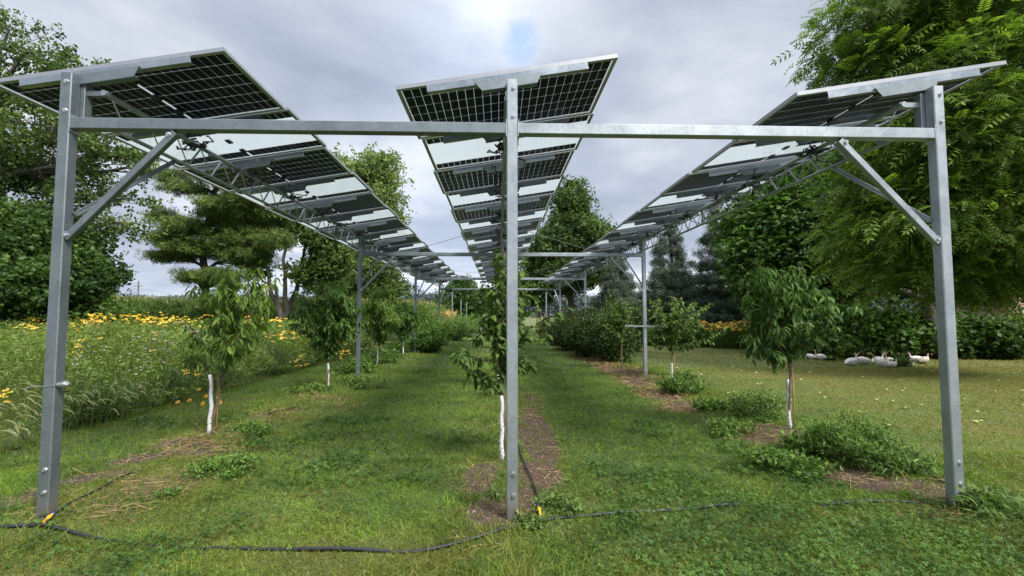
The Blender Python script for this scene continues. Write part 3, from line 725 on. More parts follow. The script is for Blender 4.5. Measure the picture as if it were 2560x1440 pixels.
# hedge of currant bushes along the right row
for i, (px, y, rx, ry, h, lb, mt) in enumerate([(1535, 19.3, .95, 1.3, 2.15, 'nearest dark berry bush in the right row, beside the straw strip', M_BUSH), (1478, 22, 1.1, 1.5, 2.3, 'second dark berry bush in the right row, broad and tall', M_BUSH),
        (1432, 25.5, 1.0, 1.6, 2.1, 'third dark berry bush in the right row', M_BUSH), (1396, 30, 1.0, 1.8, 1.9, 'farthest dark berry bush of the right row, partly behind cherry leaves', M_BUSH)]):
    bush('berry_bush', lb, PX(px, y), y, rx, ry, h, 7500, .13, mt, seed=i, group='dark berry bushes of the right row')
for i, (px, y, rx, ry, h, lb, mt) in enumerate([(1095, 30, 1.1, 1.6, 2.0, 'low light green bush left of the lane, near the third frame', M_LIGHT), (1130, 36, 1.4, 2, 2.1, 'round light green bush left of the lane beneath the fourth frame', M_LIGHT),
        (1158, 43, 1.5, 2.2, 2.1, 'light green bush far along the lane beneath the bare posts', M_LIGHT), (1190, 52, 1.6, 2.5, 2.0, 'farthest light green bush at the end of the lane', M_LIGHT), (1068, 24.5, .9, 1.2, 1.5, 'small mid green bush under the left array before the third frame', M_PEACH)]):
    bush('green_bush', lb, PX(px, y), y, rx, ry, h, 4200, .16, mt, seed=10 + i, group='green bushes left of the lane')
M_TAN = foliage('dry_leaf', (.12, .09, .03), (.34, .27, .10), trans=.3)
bush('dry_shrub', 'tan yellow dried shrub far along the row right of the centre post', PX(1362, 34), 34, .8, .8, 1.75, 1800, .14, M_TAN, seed=20)
bush('conifer_shrub', 'pointed small conifer standing behind the berry bushes', PX(1530, 26), 26, .6, .6, 3.1, 2600, .16, M_BUSH, seed=21)
bush('conifer_shrub', 'rounder small conifer right of the pointed one behind the berry bushes', PX(1585, 25), 25, .7, .7, 2.7, 2600, .16, M_BUSH, seed=22)
# weeds on the strips
WEEDM = foliage('weed_leaf', (.028, .062, .010), (.14, .235, .040), trans=.3)
WEEDL = foliage('weed_leaf_light', (.04, .075, .018), (.16, .24, .055), trans=.35)
for i, (px, py, rxp, hp, n, lf, mt, tm, lb) in enumerate([
        (2130, 1165, 105, 115, 5200, .085, WEEDM, WEED, 'tall leafy weed clump left of the right post, the largest by the lawn'), (2225, 1185, 85, 55, 2000, .09, WEEDL, WEED, 'light green broad weed clump leaning towards the right post'),
        (1890, 1050, 68, 62, 2200, .055, WEEDL, LEAF, 'feathery light green weed clump left of the front right peach tree'), (1712, 985, 62, 45, 2000, .08, WEEDM, LEAF, 'dark weed clump on the straw strip below the second frame'),
        (1790, 1030, 55, 25, 600, .09, WEEDM, LEAF, 'low dark weed between the straw strip and the feathery weed'), (2480, 1300, 90, 50, 900, .10, WEEDL, WEED, 'pale thistle like weed at the right edge beside the hose end'),
        (1400, 1275, 60, 38, 500, .045, WEEDL, LEAFW, 'small clover clump growing over the hose right of the centre post'), (1325, 1315, 40, 22, 260, .045, WEEDL, LEAFW, 'tiny clover clump over the hose just under the centre post'),
        (880, 935, 60, 34, 1000, .11, WEEDM, LEAF, 'low dark weed clump behind the second left peach tree'), (945, 910, 60, 34, 1100, .11, WEEDM, LEAF, 'low dark weed clump by the third left peach tree'),
        (1010, 880, 55, 30, 1000, .12, WEEDM, LEAF, 'low weed clump beside the left row near the third frame'), (1050, 862, 45, 26, 900, .13, WEEDM, LEAF, 'far low weed clump at the end of the left strip'),
        (1245, 985, 60, 20, 350, .10, WEEDM, LEAF, 'low tuft of weeds behind the nearest cherry trunk'),
        (905, 965, 70, 26, 1100, .085, WEEDL, LEAF, 'low light weed patch right of the second left peach trunk'), (760, 985, 60, 18, 800, .07, WEEDM, LEAF, 'low weed patch between the first two left peach trees'), (640, 1085, 60, 20, 700, .055, WEEDM, LEAF, 'small weed patch right of the front left peach trunk'),
        (560, 1175, 90, 30, 1500, .05, WEEDM, LEAF, 'dark leafy patch on the left strip in front of the front left peach tree'), (420, 1235, 36, 16, 420, .04, WEEDM, LEAF, 'tiny weed patch in the straw right of the left post'),
        (2010, 1130, 70, 34, 900, .07, WEEDM, LEAF, 'dark weed patch just right of the front right peach trunk'), (1830, 1080, 80, 30, 1100, .06, WEEDM, LEAF, 'low dark weed patch left of the soil round the front right peach tree'), (1960, 1175, 110, 40, 1800, .06, WEEDM, LEAF, 'wide low weed patch below the front right peach tree'),
        (350, 1010, 60, 22, 700, .09, WEEDL, WEED, 'light broad weeds along the meadow edge right of the left post'), (1240, 1240, 28, 18, 180, .07, WEEDL, WEED, 'small grassy weed left of the centre post foot')]):
    g = gnd(px, py); y = g[1]; s_ = y / F
    bush('weed_clump', lb, g[0], y, rxp * s_, rxp * s_ * .9, hp * s_ * 1.15, n, lf, mt, seed=40 + i, tmpl=tm, group='weed clumps along the tree strips', cat='weeds')

# ---------------------------------------------------------------- big trees
M_MAPLE = foliage('maple_leaf', (.020, .042, .012), (.105, .160, .040))
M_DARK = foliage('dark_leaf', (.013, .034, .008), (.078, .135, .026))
M_PINE = foliage('pine_needle', (.028, .056, .012), (.165, .22, .045), trans=.15)
M_SPRUCE = foliage('spruce_needle', (.024, .038, .022), (.125, .155, .10), trans=.1)
M_LOCUST = foliage('compound_leaf', (.034, .070, .010), (.185, .265, .038), trans=.42)
M_CATALPA = foliage('broad_leaf', (.018, .048, .010), (.105, .185, .030), trans=.35)
M_OAK = foliage('oak_leaf', (.022, .044, .010), (.115, .165, .038), trans=.35)
M_POPLAR = foliage('poplar_leaf', (.065, .10, .028), (.20, .26, .08), trans=.35)
def L_(px, py, Y, rpx, rz=None, ry=None, w=1., base=None):
    """lobe centred on a point of the tree at depth Y, radius in metres"""
    p = at(px, py, Y) - np.array(base); r = rpx; return (p[0], p[1], p[2], r, ry or r, rz or r * .8, w)
# left open oak
B = (-22.5, 20.5, 0)
lb = [L_(60, 130, 20, 1.5, 1.0, base=B), L_(-60, 200, 20, 2.2, base=B), L_(130, 330, 20, 2.0, 1.4, base=B), L_(250, 190, 21, .9, .35, base=B), L_(180, 205, 20.5, .9, .45, base=B), L_(280, 360, 20, 1.3, .9, base=B), L_(60, 420, 21, 2.0, 1.3, base=B), L_(230, 470, 20.5, 1.5, .9, base=B), L_(330, 500, 20, .9, .6, base=B),
      L_(340, 560, 19.8, .75, .4, base=B), L_(280, 560, 20, .8, .4, base=B), L_(380, 430, 20, .5, .3, base=B), L_(-80, 420, 20, 2.2, base=B), L_(20, 70, 21, 1.2, .8, base=B), L_(150, 540, 20, 1.2, .8, base=B)]
tree('oak_tree', 'tall open crowned tree at the far left, branches reaching over the meadow', 'tree', B, lb, .32, (1.2, -.3, 10.8), 330, 14, .32, .27, M_OAK, shell=.3, seed=1, twigs=.8, flat=.5)
B = (-19.5, 19.5, 0)
lb = [L_(60, 600, 19, 1.9, 1.5, base=B), L_(145, 605, 19, 1.3, 1.2, base=B), L_(190, 690, 19, 1.15, 1.1, base=B), L_(120, 700, 18.5, 1.8, 1.4, base=B), L_(0, 700, 18.5, 2.0, 1.6, base=B), L_(-60, 600, 19, 2.2, base=B)]
tree('maple_tree', 'dense dark rounded tree at the left behind the meadow flowers', 'tree', B, lb, .25, (0, 0, 4.5), 430, 20, .34, .29, M_DARK, shell=.4, seed=2, twigs=.5)
B = tuple(gnd(297, 0, 0)) if False else (PX(290, 20), 20.0, 0)
bush('meadow_shrub', 'light green rounded shrub in front of the dark tree beside the field', B[0], 19.2, 1.1, 1.0, 3.1, 3600, .22, M_LIGHT, seed=60)
# white pine: flat layered boughs
B = (PX(520, 27), 27.0, 0)
lb = []
for (px, py, r, rz) in [(470, 565, 1.2, .5), (560, 520, 1.3, .6), (420, 590, .7, .35), (620, 560, 1.2, .5), (500, 620, 1.7, .5), (620, 640, 1.4, .5), (430, 640, .9, .35), (560, 430, 1.5, .7), (470, 470, 1.1, .5), (630, 480, 1.4, .7), (680, 600, 1.0, .5), (540, 690, 1.0, .4), (470, 690, .7, .3), (410, 540, .6, .25), (540, 760, .8, .5), (505, 400, .9, .5), (440, 440, .7, .35), (590, 590, 1.2, .5), (690, 540, .9, .5)]:
    lb.append(L_(px, py, 27 + (px % 7) * .3 - 1, r * 1.05, rz * .95, base=B))
tree('pine_tree', 'tall pine with flat layered boughs left of the second frame', 'tree', B, lb, .28, (.4, 0, 10.2), 640, 24, .26, .32, M_PINE, tmpl=NEEDLE, shell=.3, seed=3, twigs=.5, flat=.38)
# multi-stem deciduous
B = (PX(705, 31), 31.0, 0)
lb = [L_(650, 590, 31, 1.3, .9, base=B), L_(730, 560, 31, 1.6, 1.1, base=B), L_(800, 600, 31, 1.4, 1.0, base=B), L_(680, 500, 31, 1.6, base=B), L_(620, 640, 31, .9, .6, base=B), L_(780, 680, 31, 1.2, .8, base=B), L_(640, 690, 31, .7, .4, base=B), L_(840, 660, 31, 1.2, .9, base=B), L_(760, 490, 31.5, 1.6, base=B), L_(600, 560, 31, 1.0, .6, base=B)]
tree('ash_tree', 'open tree whose dark trunk forks low, right of the pine', 'tree', B, lb, .19, None, 420, 16, .36, .36, M_OAK, shell=.3, seed=4, twigs=.9,
     forks=[((0, 0, 0), (-.5, 0, 4.2)), ((0, 0, 1.0), (1.5, .3, 7.2)), ((0, 0, 1.4), (-1.8, .4, 6.8)), ((.3, 0, .2), (1.3, .2, 3.2)), ((0, 0, .8), (.3, -.2, 7.6))])
B = (PX(890, 40), 40.0, 0)
lb = [L_(860, 660, 40, 2.0, 1.8, base=B), L_(930, 680, 40, 2.1, 1.7, base=B), L_(900, 740, 40, 2.6, 1.6, base=B), L_(980, 730, 40, 1.4, 1.2, base=B), L_(820, 720, 40, 1.8, 1.4, base=B), L_(870, 590, 40, 1.8, 1.6, base=B)]
tree('maple_tree', 'full dark green tree behind the second frame left post', 'tree', B, lb, .25, (0, 0, 6), 400, 15, .46, .38, M_OAK, shell=.35, seed=5, twigs=.5)
B = (PX(930, 58), 58.0, 0)
lb = [L_(900, 440, 58, 2.4, 2.6, base=B), L_(950, 430, 58, 2.2, 2.6, base=B), L_(940, 510, 58, 2.8, 2.8, base=B), L_(965, 560, 58, 1.9, 2.4, base=B), L_(900, 560, 58, 2.8, 2.6, base=B), L_(920, 640, 58, 3.0, 2.8, base=B), L_(850, 400, 58, .9, .9, base=B), L_(870, 480, 58, 1.6, 1.6, base=B)]
tree('poplar_tree', 'tall pale green tree showing above the left array', 'tree', B, lb, .4, (0, 0, 18), 420, 13, .7, .62, M_POPLAR, shell=.45, seed=6, twigs=.2)
B = (PX(1160, 80), 80.0, 0)
lb = [L_(1155, 735, 80, 2.6, 2.2, base=B), L_(1140, 760, 80, 2.8, 2.2, base=B), L_(1185, 760, 80, 2.8, 2.0, base=B), L_(1215, 775, 80, 2.2, 1.6, base=B), L_(1160, 715, 80, 1.6, 1.4, base=B)]
tree('maple_tree', 'round dark tree standing alone at the far end of the lane', 'tree', B, lb, .3, (0, 0, 5), 360, 18, .6, .65, M_DARK, shell=.4, seed=7, twigs=.1)
B = (PX(1428, 46), 46.0, 0)
lb = [L_(1430, 500, 46, 1.3, 1.6, base=B), L_(1425, 560, 46, 1.9, 2.0, base=B), L_(1400, 620, 46, 2.6, 2.0, base=B), L_(1460, 600, 46, 2.5, 2.0, base=B), L_(1420, 680, 46, 3.0, 2.0, base=B), L_(1475, 670, 46, 2.0, 1.7, base=B), L_(1360, 650, 46, 1.8, 1.8, base=B), L_(1340, 720, 46, 2.2, 1.4, base=B), L_(1436, 470, 46, .6, .9, base=B)]
tree('maple_tree', 'tall pointed dark tree rising between the middle and right arrays', 'tree', B, lb, .35, (0, 0, 12), 820, 20, .48, .50, M_MAPLE, shell=.45, seed=8, twigs=.15)
# spruces: whorls of drooping boughs
def spruce(label, px, Y, h, r, seed):
    B = (PX(px, Y), Y, 0); lb = []; rr = np.random.default_rng(seed)
    nz = 11
    for i in range(nz):
        t = i / (nz - 1); z = .8 + (h - 1.2) * t; rad = r * .9 * (1 - t) + .18
        k = max(3, int(7 * (1 - t) + 2))
        for j in range(k):
            a = 2 * PI * (j + rr.random()) / k; lb.append((rad * .62 * math.cos(a), rad * .62 * math.sin(a), z, rad * .45, rad * .45, .32, 1))
    return tree('spruce_tree', label, 'tree', B, lb, .2, (0, 0, h), 1000, 14, .17, .32, M_SPRUCE, tmpl=NEEDLE, shell=.2, seed=seed, twigs=.1, flat=.9, droop=.7)
spruce('grey green spruce with drooping boughs behind the second frame right post', 1675, 34, 9.4, 3.3, 21)
spruce('grey green spruce standing right of the other two spruces', 1795, 32, 10.2, 3.5, 22)
spruce('smaller grey spruce left of the other two, behind the small conifers', 1545, 42, 8.6, 3.0, 23)
# broad leaf mass left of the big right tree
B = (PX(1960, 25), 25.0, 0)
lb = [L_(1900, 620, 24, 1.5, 1.3, base=B), L_(1960, 560, 24, 1.7, 1.4, base=B), L_(2030, 520, 24, 1.8, 1.4, base=B), L_(1990, 640, 23, 1.8, 1.4, base=B), L_(2080, 610, 23, 1.8, 1.5, base=B), L_(1900, 700, 23.5, 1.3, 1.1, base=B), L_(1980, 730, 23, 1.8, 1.2, base=B), L_(2070, 700, 23, 1.8, 1.3, base=B), L_(2120, 480, 24, 1.7, 1.4, base=B), L_(1860, 650, 24, .9, .8, base=B), L_(1880, 560, 25, 1.3, 1.0, base=B), L_(1960, 490, 25, 1.3, 1.0, base=B), L_(2060, 440, 25, 1.5, 1.1, base=B)]
tree('catalpa_tree', 'bright green broad leaved tree left of the tallest right tree', 'tree', B, lb, .22, (0, 0, 6), 1150, 28, .34, .25, M_CATALPA, tmpl=LEAFW, shell=.5, seed=9, twigs=.2, droop=.6)
# the large compound leaved tree
B = (19.5, 20.0, 0)
lb = [L_(2200, 60, 15.5, 1.9, 1.3, base=B), L_(2330, 30, 15, 2.2, 1.5, base=B), L_(2480, 20, 14.5, 2.6, 1.8, base=B), L_(2180, 190, 15.5, 1.5, 1.0, base=B), L_(2290, 180, 15, 2.0, 1.4, base=B), L_(2420, 200, 14, 2.0, 1.5, base=B), L_(2560, 180, 14, 2.4, 1.8, base=B),
      L_(2300, 330, 14.5, 1.9, 1.3, base=B), L_(2430, 360, 13.5, 1.9, 1.4, base=B), L_(2560, 380, 13.5, 2.0, 1.6, base=B), L_(2215, 430, 15, 1.4, 1.0, base=B), L_(2250, 540, 14.5, 1.6, 1.1, base=B), L_(2400, 540, 13.5, 1.7, 1.3, base=B), L_(2540, 560, 13, 1.7, 1.3, base=B),
      L_(2190, 640, 15.5, 1.3, .8, base=B), L_(2300, 680, 14.8, 1.3, .8, base=B), L_(2450, 680, 14, 1.2, .8, base=B), L_(2560, 650, 14, 1.2, .8, base=B), L_(2120, 150, 16, .8, .5, base=B), L_(2110, 215, 16, .6, .3, base=B), L_(2190, -10, 15.5, .9, .6, base=B), L_(2170, 560, 16, 1.1, .8, base=B)]
tree('walnut_tree', 'tallest tree on the right with long feathery compound leaves hanging over the lawn', 'tree', B, lb, .34, (-1, -1, 11), 950, 20, .42, .46, M_LOCUST, tmpl=FROND, shell=.60, seed=10, twigs=.7, droop=.22, flat=.24)
B = (22.5, 26, 0)
lb = [(-3, 0, 9, 4, 2.5, 4, 1), (1, 0, 8, 4, 2.5, 4, 1), (-6.5, 0, 7, 3, 2.5, 3, 1), (5, 0, 7, 4, 3, 4, 1), (-4, 0, 4.2, 3, 2, 1.6, 1), (1.5, 0, 4.5, 3, 2, 1.5, 1)]
tree('walnut_tree', 'dark tree standing in the shade behind the tallest right tree', 'tree', B, lb, .3, (0, 0, 8), 1100, 16, .65, .5, M_DARK, shell=.4, seed=11, twigs=.1)
# shade trunks seen at the right edge
for i, (px, y, r) in enumerate([(2440, 19.5, .16), (2478, 20.5, .13)]):
    pass
# undergrowth hedge beneath
hl = ['leafy shrub behind the standing turkeys, lowest of the hedge', 'tall leafy shrub behind the resting turkeys', 'broad leafy shrub in the middle of the hedge behind the turkeys', 'leafy shrub at the right of the hedge, left of the right post', 'dark shaded shrub directly behind the right post', 'dark shaded shrub at the right edge under the tallest tree', 'darkest shrub at the far right corner of the lawn']
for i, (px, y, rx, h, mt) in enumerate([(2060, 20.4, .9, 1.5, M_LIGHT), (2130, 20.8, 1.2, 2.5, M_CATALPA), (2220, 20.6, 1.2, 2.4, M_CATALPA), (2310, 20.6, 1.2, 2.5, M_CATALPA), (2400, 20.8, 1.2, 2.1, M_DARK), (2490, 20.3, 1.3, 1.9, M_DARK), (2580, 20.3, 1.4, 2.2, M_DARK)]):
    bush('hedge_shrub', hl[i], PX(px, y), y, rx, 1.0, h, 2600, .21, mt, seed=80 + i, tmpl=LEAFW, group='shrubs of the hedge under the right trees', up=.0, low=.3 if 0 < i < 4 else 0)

# house glimpsed behind
m = MB(); hx, hy = 37.0, 33.0; m.box((0, 0, 1.7), (9, 6, 3.4))
o = empty('brick_house', (hx, hy, 0), R(8)); tag(o, 'tan brick house glimpsed through the trees at the right edge', 'house')
BR = simple('tan_brick', (.30, .21, .14), .9, 0, 14, .15); m.build('wall', BR, o)
m = MB(); m.prism([(-4.9, 3.402), (4.9, 3.402), (3.2, 5.2), (-3.2, 5.2)], -3.3, 3.3); m.build('roof', simple('roof_shingle', (.06, .055, .05), .9), o)
for xw in (-3.0, 0, 2.8):
    m = MB(); m.box((xw, -3.02, 1.7), (1.1, .06, 1.2)); w_ = m.build('window', simple('window_pane', (.03, .035, .04), .1), o)
    m = MB()
    for dx in (-.58, .58): m.box((xw + dx, -3.03, 1.7), (.07, .09, 1.34))
    for dz in (-.635, .635): m.box((xw, -3.03, 1.7 + dz), (1.09, .09, .07))
    m.build('window_frame', simple('white_trim', (.7, .7, .68), .5), w_)
# corn, woods, pole
CORN = foliage('corn_leaf', (.030, .065, .012), (.12, .19, .035), dryc=(.42, .36, .13), trans=.35)
rng = np.random.default_rng(88)
n = 42000; t = rng.random(n); dpt = rng.random(n) ** 1.6 * 24
cx = -38 + 32 * t; cyy = 25.5 + 9.5 * t + dpt; h = 2.85 + .25 * vnoise(cx, cyy, 2, 5)
zz = h * rng.random(n) ** .55
D = rng.normal(size=(n, 3)) * [1, 1, .4] + [0, 0, .9]; dryv = np.clip((zz - h * .86) / (h * .1), 0, 1) * .85
D[dryv > .3] = D[dryv > .3] * [.3, .3, 1] + [0, 0, 1]
o = build_leaves('corn_field', long_leaf(.09, .5, 2), np.stack([cx, cyy, zz], 1), D, rng.normal(size=(n, 3)) + [0, 0, 1], np.where(dryv > .3, .32, .75) * rng.uniform(.7, 1.2, n), np.clip(.55 + rng.normal(size=n) * .2, 0, 1), CORN, None, extra=dryv)
tag(o, 'green corn field with pale tassels beyond the meadow', 'corn', kind='stuff')
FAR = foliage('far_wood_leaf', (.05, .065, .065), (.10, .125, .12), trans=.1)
n = 22000; a = rng.uniform(-1.1, 1.1, n); dist = 340 + 40 * rng.random(n); fx = a * dist; hh = 10 + 5 * vnoise(fx, dist * 0, 18, 9) + 4 * vnoise(fx, 0 * fx, 6, 12)
o = build_leaves('far_woods', SPRIG, np.stack([fx, dist, hh * rng.random(n) ** .7 * 1.0], 1), rand_unit(n), rand_unit(n), 3.2 * rng.uniform(.6, 1.3, n), np.clip(.5 + rng.normal(size=n) * .25, 0, 1), FAR, None); tag(o, 'distant blue green line of woods on the horizon', 'woods', kind='stuff')
m = MB(); m.tube([(0, 0, 0), (0, 0, 8.6)], [.16, .11], 8); up_ = empty('utility_pole', (PX(343, 95), 95, 0)); tag(up_, 'lone wooden utility pole standing beyond the corn field', 'utility pole'); m.build('pole', BARKY, up_)
m = MB(); m.bar((-.9, -.14, 7.6), (.9, -.14, 7.6), .1, .1); m.build('crossarm', BARKY, up_)
n = 5000; gx, gy = rng.uniform(-13, -5.5, n), rng.uniform(52, 62, n)
o = build_leaves('dry_grass_field', long_leaf(.10, .3, 2), np.stack([gx, gy, rng.random(n) * 1.6 + .4], 1), rng.normal(size=(n, 3)) * .6 + [0, 0, 1], rng.normal(size=(n, 3)), .8 * rng.uniform(.6, 1.2, n), rng.random(n), foliage('golden_grass', (.30, .20, .07), (.55, .36, .15)), None); tag(o, 'golden tan patch of tall dry grass beyond the left trees', 'grass', kind='stuff')

# ---------------------------------------------------------------- meadow
rng = np.random.default_rng(99)
def meadow_pts(n, edge=-6.95):
    y = 3.5 + 23 * rng.random(n * 3) ** 1.0; x = rng.uniform(-34, edge, n * 3); k = x > -1.12 * y - 2.5; return x[k][:n], y[k][:n]
def mh(x, y):
    e = np.clip((-6.8 - x + (vnoise(x, y, 1.2, 3) - .5) * 1.1) / 1.7, 0, 1); return (.32 + 1.16 * e ** .75) * (.82 + .36 * vnoise(x, y, .8, 21))
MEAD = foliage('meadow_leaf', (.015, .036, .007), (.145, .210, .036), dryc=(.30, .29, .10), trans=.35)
x, y = meadow_pts(150000); h = mh(x, y); u = rng.random(len(x)) ** .5; z = zgr(x, y) + h * u
dist = np.hypot(x, y); lf = np.clip(dist / 11, .75, 2.0)
D = rng.normal(size=(len(x), 3)) * [1, 1, .6] + [.25, 0, .75]
dryv = np.clip((rng.random(len(x)) < .07) * .6 + .25 * fb(x, y, 1.5, 71) - .09, 0, 1)
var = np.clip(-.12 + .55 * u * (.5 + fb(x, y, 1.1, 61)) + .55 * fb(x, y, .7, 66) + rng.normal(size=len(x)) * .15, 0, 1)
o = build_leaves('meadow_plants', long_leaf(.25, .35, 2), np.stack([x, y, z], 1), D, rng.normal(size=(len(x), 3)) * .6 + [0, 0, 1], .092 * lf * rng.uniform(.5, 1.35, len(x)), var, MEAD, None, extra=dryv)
tag(o, 'tangled mass of tall green prairie plants left of the tree rows', 'meadow', kind='stuff')
# stems
x, y = meadow_pts(16000); h = mh(x, y); nS = len(x)
st = (np.array([(-.5, 0, 0), (.5, 0, 0), (.25, 1, 0), (-.25, 1, 0)]), np.array([(0, 1, 2, 3)]))
V, Fc = scat(st[0], st[1], np.stack([x, y, zgr(x, y)], 1), frames(np.stack([rng.normal(size=nS) * .14 + .06, rng.normal(size=nS) * .14, np.ones(nS)], 1), rng.normal(size=(nS, 3))), np.stack([np.full(nS, .008), h * rng.uniform(.8, 1.12, nS), np.ones(nS)], 1))
o = mesh_obj('meadow_stems', V, Fc, MEAD, None, var=np.repeat(rng.uniform(.4, 1, nS), 4), extra=np.repeat(rng.uniform(0, .6, nS), 4)); tag(o, 'upright stalks standing among the prairie plants', 'meadow', kind='stuff')
M_MD = foliage('dark_meadow_leaf', (.012, .030, .007), (.060, .115, .022), trans=.3)
for i, (px, Y, rx, h, lb) in enumerate([(410, 9.2, .75, .95, 'dark bushy meadow plant left of the front left peach tree'), (330, 8.6, .6, .7, 'lower dark bushy plant at the meadow edge beside the left post'), (700, 12.5, .9, 1.15, 'dark bushy meadow plant right of the front left peach tree'), (640, 10.8, .6, .75, 'small dark meadow plant behind the stake of the front left peach tree'), (770, 15.5, 1.0, 1.2, 'dark bushy meadow plant near the second left peach tree')]):
    bush('meadow_bush', lb, min(PX(px, Y), -7.15 - rx * .6), Y, rx, rx, h, 1700, .10, M_MD, seed=200 + i, tmpl=WEED, group='dark bushy plants in the meadow', cat='plant')
rng = np.random.default_rng(101)
# flowers: petals round a centre
def flower(np_=8, up=-.12):
    v = []; f = []
    for i in range(np_):
        a = 2 * PI * i / np_; c, s = math.cos(a), math.sin(a); c1, s1 = math.cos(a + .32), math.sin(a + .32); c2, s2 = math.cos(a - .32), math.sin(a - .32); b = len(v)
        v += [(.15 * c, .15 * s, 0), (.65 * c2, .65 * s2, up * .5), (c, s, up), (.65 * c1, .65 * s1, up * .5)]; f.append((b, b + 1, b + 2, b + 3))
    return np.array(v), np.array(f)
def cone():
    v = []; f = []
    for i in range(6):
        a = 2 * PI * i / 6; v += [(.26 * math.cos(a), .26 * math.sin(a), 0.02), (.16 * math.cos(a), .16 * math.sin(a), .28)]
    for i in range(6):
        j = (i + 1) % 6; f.append((2 * i, 2 * j, 2 * j + 1, 2 * i + 1))
    f += [(1, 3, 5, 7), (1, 7, 9, 11)]
    return np.array(v), np.array(f)
FL, CN = flower(), cone()
YP = simple('yellow_petal', (.80, .48, .015), .5, 0, 5, .12); PP = simple('mauve_petal', (.44, .22, .32), .6, 0, 5, .2); WP = simple('white_petal', (.45, .46, .42), .6, 0, 5, .1); CP = simple('flower_centre', (.05, .025, .012), .8); OP = simple('golden_petal', (.82, .36, .012), .5, 0, 5, .12)
def flowers(name, label, clusters, mat, size, count, cat):
    P = []
    for (px, py, Y, sx, sy, k) in clusters:
        for _ in range(k):
            p = at(px + rng.normal() * sx, py, Y + rng.normal() * sy); P.append((p[0], p[1], p[2] + rng.normal() * .10))
    P = np.array(P); P = P[:]; P[:, 2] = np.maximum(P[:, 2], .35)
    n = len(P); Nn = rng.normal(size=(n, 3)) * .28 + [0, -.15, 1]; ax = np.cross(Nn, rng.normal(size=(n, 3))); Rm = frames(ax, Nn)
    sc = size * rng.uniform(.7, 1.2, n)
    V, Fc = scat(FL[0], FL[1], P, Rm, sc); o = mesh_obj(name, V, Fc, mat); tag(o, label, cat, kind='stuff')
    V, Fc = scat(CN[0], CN[1], P, Rm, sc); mesh_obj('flower_centres', V, Fc, CP, o)
    V, Fc = scat(st[0], st[1], P * [1, 1, 0] + [0, 0, 0], frames(np.tile([0.001, 0, 1.], (n, 1)), np.tile([0., 1, 0], (n, 1))), np.stack([np.full(n, .007), P[:, 2] - .01, np.ones(n)], 1)); mesh_obj('flower_stalks', V, Fc, MEAD, o, var=np.full(len(V), .5), extra=np.zeros(len(V)))
flowers('yellow_wildflowers', 'yellow daisy like wildflowers crowding the back of the meadow', [(250, 798, 17, 16, .6, 70), (235, 812, 15, 18, .5, 50), (300, 792, 19, 16, .6, 60), (370, 796, 18, 30, .8, 90), (400, 805, 16, 26, .7, 60), (450, 800, 18, 26, .8, 46), (640, 800, 20, 45, 1, 60), (690, 840, 16, 25, .6, 50), (80, 815, 13, 22, .4, 36), (85, 835, 12, 14, .4, 24), (170, 840, 12, 14, .4, 22), (195, 862, 10.5, 10, .3, 16), (200, 818, 13, 14, .4, 26), (580, 790, 22, 40, 1, 40), (480, 925, 9.3, 16, .2, 12), (750, 905, 13, 12, .3, 16), (860, 885, 16, 10, .4, 24), (850, 860, 18, 12, .4, 20), (740, 830, 19, 20, .6, 20), (320, 830, 14, 60, .8, 30), (960, 800, 24, 20, 1, 14), (10, 1000, 7.0, 12, .2, 6), (300, 815, 15, 130, 2, 26), (620, 820, 17, 90, 2, 30), (300, 860, 11, 120, 1, 8)], YP, .055, 0, 'flowers')
flowers('mauve_coneflowers', 'mauve pink coneflowers in the middle of the meadow', [(465, 817, 12.5, 8, .2, 9), (490, 830, 12, 14, .2, 12), (505, 838, 12, 9, .2, 8), (395, 835, 12.5, 14, .2, 9), (375, 868, 11, 14, .2, 10), (410, 890, 10, 10, .2, 7), (400, 860, 11, 25, .4, 10)], PP, .045, 0, 'flowers')
flowers('white_wildflowers', 'small whitish wildflowers scattered through the meadow', [(240, 875, 10.5, 22, .4, 24), (320, 870, 11, 26, .4, 20), (210, 880, 10, 12, .3, 24), (360, 905, 9.5, 16, .3, 26), (310, 940, 8.6, 16, .2, 14), (180, 895, 9.5, 20, .3, 24), (280, 900, 9.5, 60, .4, 16)], WP, .020, 0, 'flowers')
# right hand flower bed
flowers('garden_flowers', 'bright yellow garden flowers beyond the netting on the lawn', [(1830, 812, 27, 22, .8, 150), (1855, 822, 26.5, 14, .5, 60), (1790, 818, 27, 16, .6, 60), (1755, 808, 28, 14, .6, 40), (1880, 806, 27, 20, .6, 60), (1560, 800, 30, 24, .6, 20)], YP, .10, 0, 'flowers')
bush('garden_shrub', 'green flower bed foliage under the yellow garden flowers', PX(1820, 27.5), 27.5, 1.5, .9, 1.35, 3000, .18, M_LIGHT, seed=90, cat='plants')
bush('garden_shrub', 'green foliage left of the yellow garden flowers behind the lawn', PX(1740, 28.5), 28.5, 1.2, .9, 1.25, 2400, .18, M_CATALPA, seed=91, cat='plants')
bush('garden_shrub', 'leafy plants at the right of the yellow garden flowers behind the peach tree', PX(1930, 26), 26, 1.8, .9, 1.5, 3000, .18, M_CATALPA, seed=92, cat='plants')
bush('garden_shrub', 'low green foliage behind the lawn near the second frame right post', PX(1640, 30), 30, 1.6, .9, 1.1, 2400, .18, M_LIGHT, seed=93, cat='plants')
